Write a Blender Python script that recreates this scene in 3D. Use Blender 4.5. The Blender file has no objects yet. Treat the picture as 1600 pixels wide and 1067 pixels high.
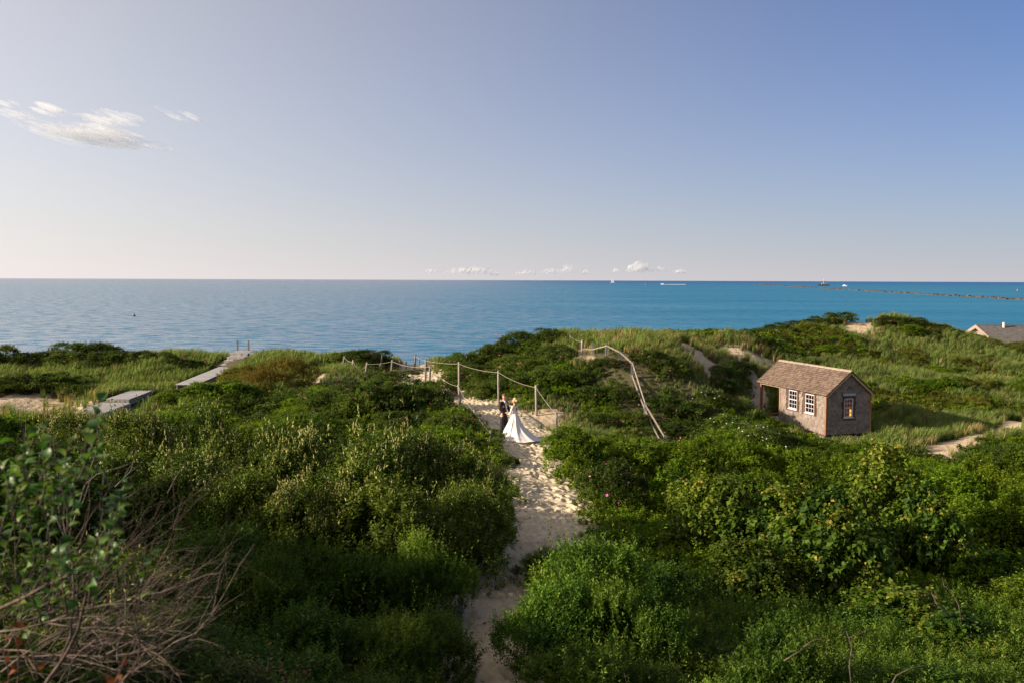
import bpy, bmesh, math, random
import numpy as np
from mathutils import Vector, Matrix

rng = np.random.default_rng(11)
random.seed(11)
sc = bpy.context.scene
col = sc.collection
PI = math.pi
R = math.radians

# ------------------------------------------------------------------ camera
FPX = 1422.0
PITCH = math.atan(95.5 / FPX)
ROLL = R(0.215)
CAM = Vector((0, 0, 13.0))
cam_data = bpy.data.cameras.new('camera')
cam_data.lens = 36.0 * FPX / 1600.0
cam_data.sensor_width = 36.0
cam_data.clip_start = 0.1
cam_data.clip_end = 200000.0
cam_data.dof.use_dof = True
cam_data.dof.focus_distance = 39.0
cam_data.dof.aperture_fstop = 2.8
cam = bpy.data.objects.new('camera', cam_data)
col.objects.link(cam)
CROT = Matrix.Rotation(PI / 2 - PITCH, 3, 'X') @ Matrix.Rotation(ROLL, 3, 'Z')
cam.matrix_world = Matrix.Translation(CAM) @ CROT.to_4x4()
sc.camera = cam

# ------------------------------------------------------------------ world and sun
SUN_AZ = 258.0
SUN_EL = 18.5
world = bpy.data.worlds.new('World')
sc.world = world
world.use_nodes = True
wn, wl = world.node_tree.nodes, world.node_tree.links
bg = wn['Background']
sky = wn.new('ShaderNodeTexSky')
sky.sky_type = 'NISHITA'
sky.sun_disc = False
sky.sun_elevation = R(SUN_EL)
sky.sun_rotation = R(SUN_AZ)
sky.air_density, sky.dust_density, sky.ozone_density = 1.0, 0.3, 3.0


def wmath(op, a, b=None, c=None):
    n = wn.new('ShaderNodeMath'); n.operation = op
    for i, v in enumerate((a, b, c)):
        if v is None: continue
        if isinstance(v, (int, float)): n.inputs[i].default_value = v
        else: wl.new(v, n.inputs[i])
    return n.outputs[0]


def wmix(fac, a, b, mode='MIX'):
    n = wn.new('ShaderNodeMix'); n.data_type = 'RGBA'; n.blend_type = mode
    for k, v in ((0, fac), (6, a), (7, b)):
        if isinstance(v, (int, float)): n.inputs[k].default_value = v
        elif isinstance(v, tuple): n.inputs[k].default_value = v
        else: wl.new(v, n.inputs[k])
    return n.outputs[2]


# clear air above, pale haze low over the sea, warmer towards the sun
tc = wn.new('ShaderNodeTexCoord')
sep = wn.new('ShaderNodeSeparateXYZ'); wl.new(tc.outputs['Generated'], sep.inputs[0])
elev = wmath('MAXIMUM', sep.outputs['Z'], 0.0)
hz = wmath('MULTIPLY', wmath('EXPONENT', wmath('DIVIDE', elev, -0.145)), 0.95)
dot = wn.new('ShaderNodeVectorMath'); dot.operation = 'DOT_PRODUCT'
wl.new(tc.outputs['Generated'], dot.inputs[0])
dot.inputs[1].default_value = (math.sin(R(SUN_AZ)), math.cos(R(SUN_AZ)), 0)
ph = wmath('POWER', wmath('MULTIPLY_ADD', dot.outputs['Value'], 0.5, 0.5), 2.0)
S10 = 10.0


def glow(rgb):
    v = wn.new('ShaderNodeVectorMath'); v.operation = 'SCALE'
    v.inputs[0].default_value = tuple(c * S10 for c in rgb); wl.new(ph, v.inputs['Scale'])
    return v.outputs[0]


clear = wmix(1.0, wmix(1.0, sky.outputs[0], (0.168, 0.549, 1.024, 1), 'MULTIPLY'), glow((1.22, 1.01, 0.52)), 'ADD')
haze = wmix(1.0, glow((0.80, 0.64, 0.52)), (0.543 * S10, 0.526 * S10, 0.565 * S10, 1), 'ADD')
wl.new(wmix(hz, clear, haze), bg.inputs['Color'])
bg.inputs['Strength'].default_value = 0.0508

sun = bpy.data.lights.new('sun', 'SUN')
sun.energy = 5.0
sun.angle = R(0.55)
sun.color = (1.0, 0.86, 0.66)
sun_o = bpy.data.objects.new('sun', sun)
col.objects.link(sun_o)
SUND = Vector((math.sin(R(SUN_AZ)) * math.cos(R(SUN_EL)), math.cos(R(SUN_AZ)) * math.cos(R(SUN_EL)), math.sin(R(SUN_EL))))
sun_o.location = SUND * 100
sun_o.rotation_euler = SUND.to_track_quat('Z', 'Y').to_euler()

sc.view_settings.view_transform = 'Standard'
sc.view_settings.look = 'None'
sc.view_settings.exposure = 1.05
sc.view_settings.gamma = 1.0
sc.cycles.max_bounces = 8
sc.cycles.transparent_max_bounces = 160
sc.cycles.volume_bounces = 2
sc.cycles.use_denoising = True
sc.cycles.caustics_reflective = False
sc.cycles.caustics_refractive = False

# ------------------------------------------------------------------ helpers


def at(px, py, Y):
    """The point Y metres in front of the camera that the photograph shows at (px, py)."""
    d = CROT @ Vector(((px - 800) / FPX, (533.5 - py) / FPX, -1.0))
    return CAM + d * (Y / d.y)


def tag(o, label=None, cat=None, group=None, kind=None):
    if label: o['label'] = label
    if cat: o['category'] = cat
    if group: o['group'] = group
    if kind: o['kind'] = kind
    return o


def link(name, me, parent=None, mats=None):
    o = bpy.data.objects.new(name, me)
    col.objects.link(o)
    if parent is not None: o.parent = parent
    if mats is not None and me is not None and not me.materials:
        for m in (mats if isinstance(mats, (list, tuple)) else [mats]): me.materials.append(m)
    return o


def empty(name, loc=(0, 0, 0), rz=0.0):
    o = bpy.data.objects.new(name, None)
    o.empty_display_size = 0.3
    col.objects.link(o)
    o.location = loc
    o.rotation_euler = (0, 0, rz)
    return o


def npmesh(name, V, F, tint=None, smooth=True, mats=None, midx=None):
    """A mesh from a vertex array and an array (or list of arrays) of faces."""
    me = bpy.data.meshes.new(name)
    V = np.asarray(V, np.float32)
    Fs = F if isinstance(F, list) else [F]
    Fs = [np.asarray(f, np.int32) for f in Fs if len(f)]
    me.vertices.add(len(V)); me.vertices.foreach_set('co', V.ravel())
    nl = sum(f.size for f in Fs); npl = sum(len(f) for f in Fs)
    me.loops.add(nl); me.loops.foreach_set('vertex_index', np.concatenate([f.ravel() for f in Fs]))
    starts, off = [], 0
    for f in Fs:
        starts.append(off + np.arange(len(f)) * f.shape[1]); off += f.size
    me.polygons.add(npl); me.polygons.foreach_set('loop_start', np.concatenate(starts).astype(np.int32))
    if midx is not None: me.polygons.foreach_set('material_index', np.asarray(midx, np.int32))
    if not smooth: me.polygons.foreach_set('use_smooth', np.zeros(npl, bool))
    me.update(calc_edges=True)
    if tint is not None:
        a = me.attributes.new('tint', 'FLOAT', 'FACE'); a.data.foreach_set('value', np.asarray(tint, np.float32))
    for m in (mats or []): me.materials.append(m)
    return me


class MB:
    """Collects boxes, tubes and loose faces into one mesh."""
    def __init__(s): s.v, s.f = [], []

    def box(s, lo, hi, M=None, jit=0.0):
        n = len(s.v)
        for z in (lo[2], hi[2]):
            for x, y in ((lo[0], lo[1]), (hi[0], lo[1]), (hi[0], hi[1]), (lo[0], hi[1])):
                p = Vector((x, y, z))
                if jit: p += Vector([random.uniform(-jit, jit) for _ in range(3)])
                s.v.append(M @ p if M is not None else p)
        for q in ((3, 2, 1, 0), (4, 5, 6, 7), (0, 1, 5, 4), (1, 2, 6, 5), (2, 3, 7, 6), (3, 0, 4, 7)):
            s.f.append(tuple(n + i for i in q))
        return s

    def prism(s, pts, ext, M=None):
        n, k = len(s.v), len(pts)
        e = Vector(ext)
        P = [Vector(p) for p in pts] + [Vector(p) + e for p in pts]
        s.v += [M @ p if M is not None else p for p in P]
        s.f.append(tuple(n + i for i in range(k - 1, -1, -1)))
        s.f.append(tuple(n + k + i for i in range(k)))
        for i in range(k):
            j = (i + 1) % k
            s.f.append((n + i, n + j, n + k + j, n + k + i))
        return s

    def tube(s, pts, rad, seg=6, cap=True):
        pts = [Vector(p) for p in pts]
        rad = rad if isinstance(rad, (list, tuple)) else [rad] * len(pts)
        n = len(s.v)
        ref = None
        for i, p in enumerate(pts):
            t = (pts[min(i + 1, len(pts) - 1)] - pts[max(i - 1, 0)]).normalized()
            if ref is None:
                ref = t.orthogonal().normalized()
            ref = (ref - t * ref.dot(t))
            ref = ref.normalized() if ref.length > 1e-5 else t.orthogonal().normalized()
            b = t.cross(ref)
            for k in range(seg):
                a = 2 * PI * k / seg
                s.v.append(p + (ref * math.cos(a) + b * math.sin(a)) * rad[i])
        for i in range(len(pts) - 1):
            for k in range(seg):
                k2 = (k + 1) % seg
                a0 = n + i * seg
                s.f.append((a0 + k, a0 + k2, a0 + seg + k2, a0 + seg + k))
        if cap:
            s.f.append(tuple(n + k for k in range(seg - 1, -1, -1)))
            s.f.append(tuple(n + (len(pts) - 1) * seg + k for k in range(seg)))
        return s

    def face(s, pts):
        n = len(s.v); s.v += [Vector(p) for p in pts]
        s.f.append(tuple(range(n, n + len(pts))))
        return s

    def mesh(s, name, mat=None, smooth=False):
        me = bpy.data.meshes.new(name)
        me.from_pydata([tuple(v) for v in s.v], [], s.f)
        if smooth: me.polygons.foreach_set('use_smooth', np.ones(len(s.f), bool))
        else: me.polygons.foreach_set('use_smooth', np.zeros(len(s.f), bool))
        me.update()
        if mat is not None: me.materials.append(mat)
        return me

    def build(s, name, mat=None, parent=None, smooth=False):
        return link(name, s.mesh(name, mat, smooth), parent)


# ------------------------------------------------------------------ materials


def newmat(name):
    m = bpy.data.materials.new(name)
    m.use_nodes = True
    return m, m.node_tree.nodes, m.node_tree.links, m.node_tree.nodes['Principled BSDF']


def ramp(nodes, stops):
    n = nodes.new('ShaderNodeValToRGB')
    cr = n.color_ramp
    while len(cr.elements) < len(stops): cr.elements.new(0.5)
    for e, (p, c) in zip(cr.elements, stops):
        e.position = p; e.color = (*c, 1)
    return n


def plain(name, c, rough=0.6, var=0.18, scale=6.0, bump=0.0, spec=0.3, stretch=(1, 1, 1), metal=0.0):
    """One colour with grain: noise varies its value and lifts a little relief."""
    m, n, l, b = newmat(name)
    t = n.new('ShaderNodeTexCoord'); mp = n.new('ShaderNodeMapping'); mp.inputs['Scale'].default_value = stretch
    l.new(t.outputs['Object'], mp.inputs[0])
    no = n.new('ShaderNodeTexNoise'); no.inputs['Scale'].default_value = scale; no.inputs['Detail'].default_value = 5
    l.new(mp.outputs[0], no.inputs['Vector'])
    lo = tuple(max(0, x * (1 - var * 1.6)) for x in c); hi = tuple(min(1, x * (1 + var * 1.6)) for x in c)
    r = ramp(n, [(0.3, lo), (0.7, hi)]); l.new(no.outputs['Fac'], r.inputs[0])
    oi = n.new('ShaderNodeObjectInfo')
    mx = n.new('ShaderNodeMix'); mx.data_type = 'RGBA'; mx.blend_type = 'MULTIPLY'; mx.inputs[0].default_value = 1
    mr = n.new('ShaderNodeMapRange'); mr.inputs[3].default_value = 1 - var * 0.7; mr.inputs[4].default_value = 1 + var * 0.7
    l.new(oi.outputs['Random'], mr.inputs[0]); l.new(r.outputs[0], mx.inputs[6]); l.new(mr.outputs[0], mx.inputs[7])
    l.new(mx.outputs[2], b.inputs['Base Color'])
    b.inputs['Roughness'].default_value = rough; b.inputs['Specular IOR Level'].default_value = spec
    b.inputs['Metallic'].default_value = metal
    if bump:
        bp = n.new('ShaderNodeBump'); bp.inputs['Strength'].default_value = bump; bp.inputs['Distance'].default_value = 0.02
        l.new(no.outputs['Fac'], bp.inputs['Height']); l.new(bp.outputs[0], b.inputs['Normal'])
    return m


def perboard(m, amt):
    n, l = m.node_tree.nodes, m.node_tree.links
    b = n['Principled BSDF']; src = b.inputs['Base Color'].links[0].from_socket
    ge = n.new('ShaderNodeNewGeometry'); mr = n.new('ShaderNodeMapRange'); mr.inputs[3].default_value = 1 - amt; mr.inputs[4].default_value = 1 + amt
    l.new(ge.outputs['Random Per Island'], mr.inputs[0])
    mx = n.new('ShaderNodeMix'); mx.data_type = 'RGBA'; mx.blend_type = 'MULTIPLY'; mx.inputs[0].default_value = 1
    l.new(src, mx.inputs[6]); l.new(mr.outputs[0], mx.inputs[7]); l.new(mx.outputs[2], b.inputs['Base Color'])
    return m


def leafmat(name, dark, mid, light, trans=0.34, rough=0.55, spec=0.14, vary=0.3, tcol=(1.15, 1.2, 0.55)):
    m, n, l, b = newmat(name)
    a = n.new('ShaderNodeAttribute'); a.attribute_name = 'tint'
    r = ramp(n, [(0.0, dark), (0.55, mid), (1.0, light)]); l.new(a.outputs['Fac'], r.inputs[0])
    oi = n.new('ShaderNodeObjectInfo')
    hs = n.new('ShaderNodeHueSaturation')
    mr = n.new('ShaderNodeMapRange'); mr.inputs[3].default_value = 1 - vary; mr.inputs[4].default_value = 1 + vary
    l.new(oi.outputs['Random'], mr.inputs[0]); l.new(mr.outputs[0], hs.inputs['Value'])
    m2 = n.new('ShaderNodeMapRange'); m2.inputs[3].default_value = 0.49; m2.inputs[4].default_value = 0.515
    wr = n.new('ShaderNodeMath'); wr.operation = 'FRACT'
    ml = n.new('ShaderNodeMath'); ml.operation = 'MULTIPLY'; ml.inputs[1].default_value = 7.31
    l.new(oi.outputs['Random'], ml.inputs[0]); l.new(ml.outputs[0], wr.inputs[0]); l.new(wr.outputs[0], m2.inputs[0])
    l.new(m2.outputs[0], hs.inputs['Hue']); l.new(r.outputs[0], hs.inputs['Color'])
    l.new(hs.outputs[0], b.inputs['Base Color'])
    b.inputs['Roughness'].default_value = rough; b.inputs['Specular IOR Level'].default_value = spec
    if trans > 0:
        tr = n.new('ShaderNodeBsdfTranslucent')
        tm = n.new('ShaderNodeMix'); tm.data_type = 'RGBA'; tm.blend_type = 'MULTIPLY'; tm.inputs[0].default_value = 1
        tm.inputs[7].default_value = (*tcol, 1)
        l.new(hs.outputs[0], tm.inputs[6]); l.new(tm.outputs[2], tr.inputs[0])
        ms = n.new('ShaderNodeMixShader'); ms.inputs[0].default_value = trans
        l.new(b.outputs[0], ms.inputs[1]); l.new(tr.outputs[0], ms.inputs[2])
        l.new(ms.outputs[0], n['Material Output'].inputs['Surface'])
    return m


M = {}
M['wood_grey'] = plain('weathered_grey_wood', (0.30, 0.27, 0.25), 0.8, 0.25, 9, 0.3, stretch=(1, 1, 0.2))
M['deck'] = plain('weathered_deck_boards', (0.36, 0.34, 0.34), 0.8, 0.2, 7, 0.3, stretch=(0.3, 2, 2))
M['post'] = plain('weathered_post_wood', (0.235, 0.195, 0.16), 0.8, 0.25, 10, 0.4, stretch=(2, 2, 0.25))
M['post_dark'] = plain('old_dark_post_wood', (0.17, 0.15, 0.14), 0.85, 0.25, 10, 0.4, stretch=(2, 2, 0.25))
M['rail'] = plain('split_rail_wood', (0.20, 0.165, 0.135), 0.8, 0.22, 8, 0.4)
M['rope'] = plain('pale_rope', (0.30, 0.25, 0.19), 0.9, 0.15, 60)
M['shingle_roof'] = perboard(plain('cedar_roof_shingles', (0.155, 0.105, 0.080), 0.85, 0.1, 2, 0.3), .34)
M['shingle_wall'] = perboard(plain('cedar_wall_shingles', (0.195, 0.153, 0.130), 0.85, 0.08, 2, 0.3), .26)
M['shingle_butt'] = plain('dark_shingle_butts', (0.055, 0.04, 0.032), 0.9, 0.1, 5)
M['shingle_ridge'] = plain('cedar_ridge_boards', (0.27, 0.21, 0.165), 0.85, 0.25, 8, 0.2)
M['cedar'] = plain('red_cedar_trim', (0.30, 0.13, 0.055), 0.6, 0.2, 8, 0.2, stretch=(2, 2, 0.3))
M['tan'] = plain('tan_header_board', (0.40, 0.27, 0.14), 0.7, 0.15, 8)
M['brown'] = plain('dark_brown_boards', (0.10, 0.055, 0.035), 0.7, 0.2, 8)
M['pine'] = plain('warm_pine_lining', (0.62, 0.33, 0.10), 0.55, 0.15, 4, stretch=(3, 3, 0.4))
M['white'] = plain('white_window_paint', (0.52, 0.48, 0.52), 0.45, 0.04, 8)
M['sign'] = plain('pale_blue_board', (0.30, 0.36, 0.42), 0.6, 0.1, 10)
M['timber'] = plain('dark_step_timber', (0.14, 0.11, 0.09), 0.85, 0.25, 7, 0.3)
M['asphalt_roof'] = plain('grey_shingle_roof', (0.12, 0.105, 0.10), 0.9, 0.2, 3)
M['cream'] = plain('cream_trim_paint', (0.27, 0.20, 0.16), 0.6, 0.06, 5)
M['house_wall'] = plain('pale_shingle_wall', (0.22, 0.17, 0.135), 0.8, 0.2, 6)
M['pipe'] = plain('vent_metal', (0.5, 0.45, 0.42), 0.5, 0.05, 5)
M['rock'] = plain('breakwater_rock', (0.055, 0.052, 0.052), 0.9, 0.3, 0.4)
M['hull'] = plain('white_hull', (0.8, 0.8, 0.8), 0.4, 0.02)
M['sail'] = plain('white_sail', (0.82, 0.8, 0.78), 0.8, 0.02)
M['buoy_red'] = plain('red_buoy', (0.45, 0.09, 0.05), 0.5, 0.05)
M['buoy_dark'] = plain('dark_buoy', (0.03, 0.03, 0.035), 0.6, 0.05)
M['foam'] = plain('wake_foam', (0.75, 0.78, 0.8), 0.9, 0.05, 0.5)
M['bark'] = plain('dry_bare_twigs', (0.066, 0.042, 0.031), 0.8, 0.45, 22, 0.3)
M['bark_pale'] = plain('bleached_twigs', (0.11, 0.08, 0.062), 0.75, 0.25, 20, 0.3)
M['stem'] = plain('shrub_stems', (0.085, 0.06, 0.042), 0.85, 0.25, 15)
M['skin'] = plain('skin', (0.56, 0.30, 0.20), 0.5, 0.04, 10)
M['hair_brown'] = plain('brown_hair', (0.11, 0.045, 0.022), 0.5, 0.2, 60, 0.3)
M['hair_blond'] = plain('blond_hair', (0.50, 0.34, 0.15), 0.5, 0.2, 60, 0.3)
M['tux'] = plain('black_wool', (0.010, 0.010, 0.013), 0.75, 0.1, 30)
M['shirt'] = plain('white_shirt', (0.78, 0.78, 0.80), 0.7, 0.02, 20)
M['black'] = plain('black_satin', (0.008, 0.008, 0.010), 0.35, 0.05, 20)
M['lace'] = plain('ivory_lace', (0.78, 0.72, 0.68), 0.7, 0.06, 60, 0.3)
M['eye'] = plain('dark_eye', (0.03, 0.02, 0.02), 0.2, 0.0)
M['lip'] = plain('lip', (0.45, 0.15, 0.12), 0.5, 0.0)
# satin skirt lets some light through
m, n_, l_, b_ = newmat('ivory_satin')
b_.inputs['Base Color'].default_value = (0.80, 0.74, 0.72, 1); b_.inputs['Roughness'].default_value = 0.42
b_.inputs['Specular IOR Level'].default_value = 0.3; b_.inputs['Sheen Weight'].default_value = 0.15
tr_ = n_.new('ShaderNodeBsdfTranslucent'); tr_.inputs[0].default_value = (0.8, 0.72, 0.7, 1)
ms_ = n_.new('ShaderNodeMixShader'); ms_.inputs[0].default_value = 0.2
l_.new(b_.outputs[0], ms_.inputs[1]); l_.new(tr_.outputs[0], ms_.inputs[2]); l_.new(ms_.outputs[0], n_['Material Output'].inputs[0])
M['satin'] = m
# thin window glass
m, n_, l_, b_ = newmat('window_glass')
b_.inputs['Base Color'].default_value = (0.02, 0.02, 0.025, 1); b_.inputs['Roughness'].default_value = 0.04
tr_ = n_.new('ShaderNodeBsdfTransparent'); tr_.inputs[0].default_value = (0.92, 0.93, 0.92, 1)
fr_ = n_.new('ShaderNodeFresnel'); fr_.inputs[0].default_value = 1.5
gl_ = n_.new('ShaderNodeBsdfGlossy'); gl_.inputs['Roughness'].default_value = 0.03
ms_ = n_.new('ShaderNodeMixShader'); l_.new(fr_.outputs[0], ms_.inputs[0])
l_.new(tr_.outputs[0], ms_.inputs[1]); l_.new(gl_.outputs[0], ms_.inputs[2]); l_.new(ms_.outputs[0], n_['Material Output'].inputs[0])
M['glass'] = m

M['leaf_pale'] = leafmat('bayberry_leaves', (0.038, 0.064, 0.010), (0.130, 0.175, 0.026), (0.28, 0.30, 0.056))
M['catkin'] = leafmat('pale_catkins', (0.20, 0.19, 0.05), (0.34, 0.32, 0.105), (0.50, 0.46, 0.19), trans=0.25, spec=0.1)
M['leaf_green'] = leafmat('bright_shrub_leaves', (0.040, 0.074, 0.006), (0.145, 0.225, 0.010), (0.30, 0.34, 0.022))
M['leaf_rose'] = leafmat('rose_leaves', (0.034, 0.062, 0.010), (0.110, 0.158, 0.022), (0.22, 0.24, 0.038))
M['leaf_vine'] = leafmat('climber_leaves', (0.026, 0.056, 0.008), (0.100, 0.160, 0.014), (0.36, 0.25, 0.050))
M['leaf_lance'] = leafmat('narrow_leaves', (0.032, 0.068, 0.010), (0.120, 0.195, 0.020), (0.25, 0.29, 0.038))
M['leaf_rust'] = leafmat('olive_and_rust_leaves', (0.09, 0.085, 0.012), (0.17, 0.13, 0.020), (0.30, 0.13, 0.028))
M['leaf_olive'] = leafmat('olive_scrub_leaves', (0.075, 0.090, 0.012), (0.165, 0.175, 0.026), (0.29, 0.22, 0.080))
M['grass'] = leafmat('beach_grass_blades', (0.075, 0.115, 0.022), (0.15, 0.20, 0.045), (0.36, 0.35, 0.14), trans=0.38, spec=0.15, vary=0.35)
M['straw'] = leafmat('dry_grass_blades', (0.16, 0.14, 0.05), (0.29, 0.23, 0.10), (0.46, 0.36, 0.19), trans=0.3, spec=0.15)
M['petal_pink'] = leafmat('pink_petals', (0.55, 0.05, 0.20), (0.70, 0.10, 0.32), (0.80, 0.28, 0.45), trans=0.3, tcol=(1, .9, .9))
M['petal_white'] = leafmat('white_petals', (0.70, 0.66, 0.64), (0.78, 0.76, 0.74), (0.82, 0.70, 0.70), trans=0.3, tcol=(1, 1, 1))
M['dead_leaf'] = leafmat('dead_leaves', (0.10, 0.03, 0.012), (0.17, 0.055, 0.018), (0.24, 0.09, 0.03), trans=0.3, tcol=(1.1, .9, .7))
M['leaf_near'] = leafmat('near_leaves', (0.020, 0.060, 0.010), (0.050, 0.115, 0.016), (0.13, 0.18, 0.035), spec=0.3, rough=0.45)
# ------------------------------------------------------------------ terrain
CT = []


def g(px, py, Y, dz=0.0):
    p = at(px, py, Y); CT.append((p.x, p.y, p.z - dz))


def w(*pts): CT.extend(pts)


w((0, -3, 10.8), (0, 2, 10.6), (-3, 3, 10.6), (-7, 0, 11.2), (5, 1, 9.6), (10, 0, 9.0), (0, 6.5, 8.8), (-2.6, 6, 9.9), (0, 9.5, 7.0), (0, 12, 6.4), (-3, 9.5, 7.9), (4, 8, 7.5),
  (8, 8, 6.9), (-8, 8, 9.4), (-14, 6, 10.6), (-5, 14, 6.9), (-10, 14, 7.9), (-16, 13, 10.2), (-24, 12, 10.4), (-20, 20, 8.9), (-30, 22, 9.0), (-2.5, 15, 6.4), (-4, 19, 6.4), (-10, 20, 6.8),  # the unseen rise at far left is shaped to help shade the foreground
  (-3, 25, 6.3), (-8, 26, 6.5), (-15, 26, 7.0), (-22, 28, 7.4), (-2, 32, 6.3), (-8, 33, 6.4), (-16, 34, 6.7), (-24, 36, 6.6), (-34, 36, 6.9),
  (-0.45, 16.9, 6.33), (0.5, 20.5, 6.33), (1.05, 23, 6.33), (1.25, 27, 6.33), (.95, 31, 6.33), (.6, 37.6, 6.34), (-1.2, 45.5, 6.36), (-2.6, 49.5, 6.42), (-4.2, 54, 6.55), (-6.3, 60, 6.65), (1.4, 42, 6.35), (2.2, 45, 6.5))
w((-23.6, 46, 6.42), (-28, 46, 6.5), (-18.5, 50, 6.75), (-18.2, 57, 6.95), (-18.2, 62, 7.7), (-19.6, 47, 6.6), (-12, 48, 6.95), (-7, 46, 7.0), (-4.4, 44, 6.7), (-9, 41, 6.75), (-13, 42, 6.6), (-9.5, 58, 7.1), (-6.8, 56.5, 7.0), (-13, 54, 7.0))
w((-24, 64, 7.35), (-31, 62, 7.3), (-40, 60, 7.2), (-16, 64, 7.5), (-10, 64, 7.25), (-6.9, 66, 6.75), (-50, 58, 7), (-40, 48, 6.8))
w((0.3, 60, 8.5), (-3.3, 58, 7.5), (0, 50.5, 7.0), (3, 48, 7.2), (2, 55, 8.1), (5.1, 58, 9.35), (4.0, 52, 8.7), (-2, 64, 7.6), (2.5, 63, 8.6))
g(948, 547, 52); g(989, 584, 49.5); g(1009, 640, 46); g(1039, 692, 42.5); g(1060, 547, 54); g(1060, 522, 60, .45); g(1150, 517, 62, .45); g(1110, 572, 52); g(1120, 605, 49); g(1100, 642, 46); g(1150, 672, 44); g(1080, 690, 41)
g(1000, 521, 59, .45); g(1180, 560, 57)
w((15.5, 45, 4.7), (17, 50, 4.95), (14.4, 48.5, 4.85), (13.6, 51, 5.0), (14.2, 52, 5.1), (15.5, 54, 5.8), (18.3, 46, 4.85), (18, 42, 4.8), (22, 46, 5.25), (27, 46, 5.4))
g(1190, 606, 56); g(1180, 578, 58)
g(1540, 682, 45.5); g(1600, 661, 50); g(1480, 700, 43); g(1700, 660, 51)
g(1400, 602, 58, .4); g(1400, 553, 68, .5); g(1340, 522, 72, .3); g(1290, 492, 76, .8); g(1400, 491, 77, .4); g(1345, 508, 74.5); g(1250, 500, 74, .7); g(1200, 514, 69, .6); g(1500, 513, 78, .7); g(1600, 546, 72, .8); g(1600, 600, 60, .4); g(1300, 555, 64, .4); g(1450, 600, 58, .4)
w((3, 30, 6.0), (6, 35, 5.7), (10, 36, 5.3), (15, 37, 5.0), (20, 37, 4.95), (28, 38, 5.2), (8, 26, 5.5), (15, 26, 5.0), (22, 26, 5.0), (5, 18, 6.0), (10, 16, 5.8), (16, 16, 5.6), (24, 16, 5.6), (3.5, 14, 6.3), (34, 28, 5.4), (40, 45, 5.6), (40, 60, 6.2))
# the beach and the flanks, out of sight behind the crest
for x_, yc in ((-60, 74), (-40, 73), (-20, 74), (-7, 75), (5, 74), (15, 78), (25, 86), (35, 90), (48, 90)):
    w((x_, yc, 4.3), (x_, yc + 12, 1.2), (x_, yc + 28, -0.8), (x_, yc + 60, -2.5))
w((-60, 20, 9), (-60, 40, 7.5), (-60, 0, 11), (-60, 60, 7), (60, 10, 6), (60, 40, 6), (60, 65, 6.6), (48, 78, 6.8), (62, 95, 4.2), (52, 108, 3.8), (75, 108, 3.6), (70, 80, 5.5), (90, 60, 6), (90, 90, 4), (60, 128, .8), (80, 128, .8), (60, 150, -2), (90, 150, -2), (100, 120, 0),
  (0, -20, 11.5), (-40, -20, 12), (40, -20, 9), (90, 0, 7))
CT = np.array(CT)
C0 = 1.6
_d = np.sqrt(((CT[:, None, :2] - CT[None, :, :2]) ** 2).sum(2) + C0 * C0)
_n = len(CT)
_A = np.zeros((_n + 1, _n + 1)); _A[:_n, :_n] = _d + np.eye(_n) * -0.35; _A[:_n, _n] = 1; _A[_n, :_n] = 1
_W = np.linalg.solve(_A, np.append(CT[:, 2], 0))

_wv = [(random.uniform(0, 2 * PI), random.uniform(0.25, 0.9), random.uniform(0, 6.28)) for _ in range(14)]


def bumps(x, y):
    s = 0
    for a, k, p in _wv: s = s + np.sin((x * math.cos(a) + y * math.sin(a)) * k * 1.7 + p) * 0.055 / (0.4 + k)
    return s


PATH = np.array([(-.45, 10), (-.45, 13), (-.45, 16.9), (0, 18.9), (.5, 20.8), (.95, 23), (1.15, 27), (1.05, 30), (.85, 33.6), (.6, 37.6), (-.15, 42), (-1.2, 45.5), (-2.9, 49.5), (-5.0, 54), (-6.6, 60), (-7.0, 65), (-7.3, 72)], float)


def poly_dist(x, y, P):
    x = np.asarray(x, float); y = np.asarray(y, float)
    best = np.full(x.shape, 1e9)
    for (ax, ay), (bx, by) in zip(P[:-1], P[1:]):
        dx, dy = bx - ax, by - ay
        t = np.clip(((x - ax) * dx + (y - ay) * dy) / (dx * dx + dy * dy + 1e-9), 0, 1)
        best = np.minimum(best, np.hypot(x - ax - t * dx, y - ay - t * dy))
    return best


def H0(x, y):
    x = np.asarray(x, float); y = np.asarray(y, float)
    sh = x.shape; x = x.ravel(); y = y.ravel()
    out = np.empty(len(x))
    for i in range(0, len(x), 20000):
        xs, ys = x[i:i + 20000], y[i:i + 20000]
        d = np.sqrt((xs[:, None] - CT[None, :, 0]) ** 2 + (ys[:, None] - CT[None, :, 1]) ** 2 + C0 * C0)
        out[i:i + 20000] = d @ _W[:-1] + _W[-1]
    flat = np.clip((poly_dist(x, y, PATH) - 1.0) / 2.0, 0, 1)
    out = out + bumps(x, y) * flat
    out = np.clip(out, -4, 13)
    return out.reshape(sh)


# a fast look-up grid
GX = np.arange(-75, 105.01, 0.5); GY = np.arange(-22, 160.01, 0.5)
GZ = H0(*np.meshgrid(GX, GY, indexing='ij'))


def H(x, y):
    x = np.asarray(x, float); y = np.asarray(y, float)
    fx = np.clip((x - GX[0]) / 0.5, 0, len(GX) - 1.001); fy = np.clip((y - GY[0]) / 0.5, 0, len(GY) - 1.001)
    i = fx.astype(int); j = fy.astype(int); u = fx - i; v = fy - j
    return (GZ[i, j] * (1 - u) * (1 - v) + GZ[i + 1, j] * u * (1 - v) + GZ[i, j + 1] * (1 - u) * v + GZ[i + 1, j + 1] * u * v)


def Hf(x, y): return float(H(np.array([x]), np.array([y]))[0])


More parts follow.
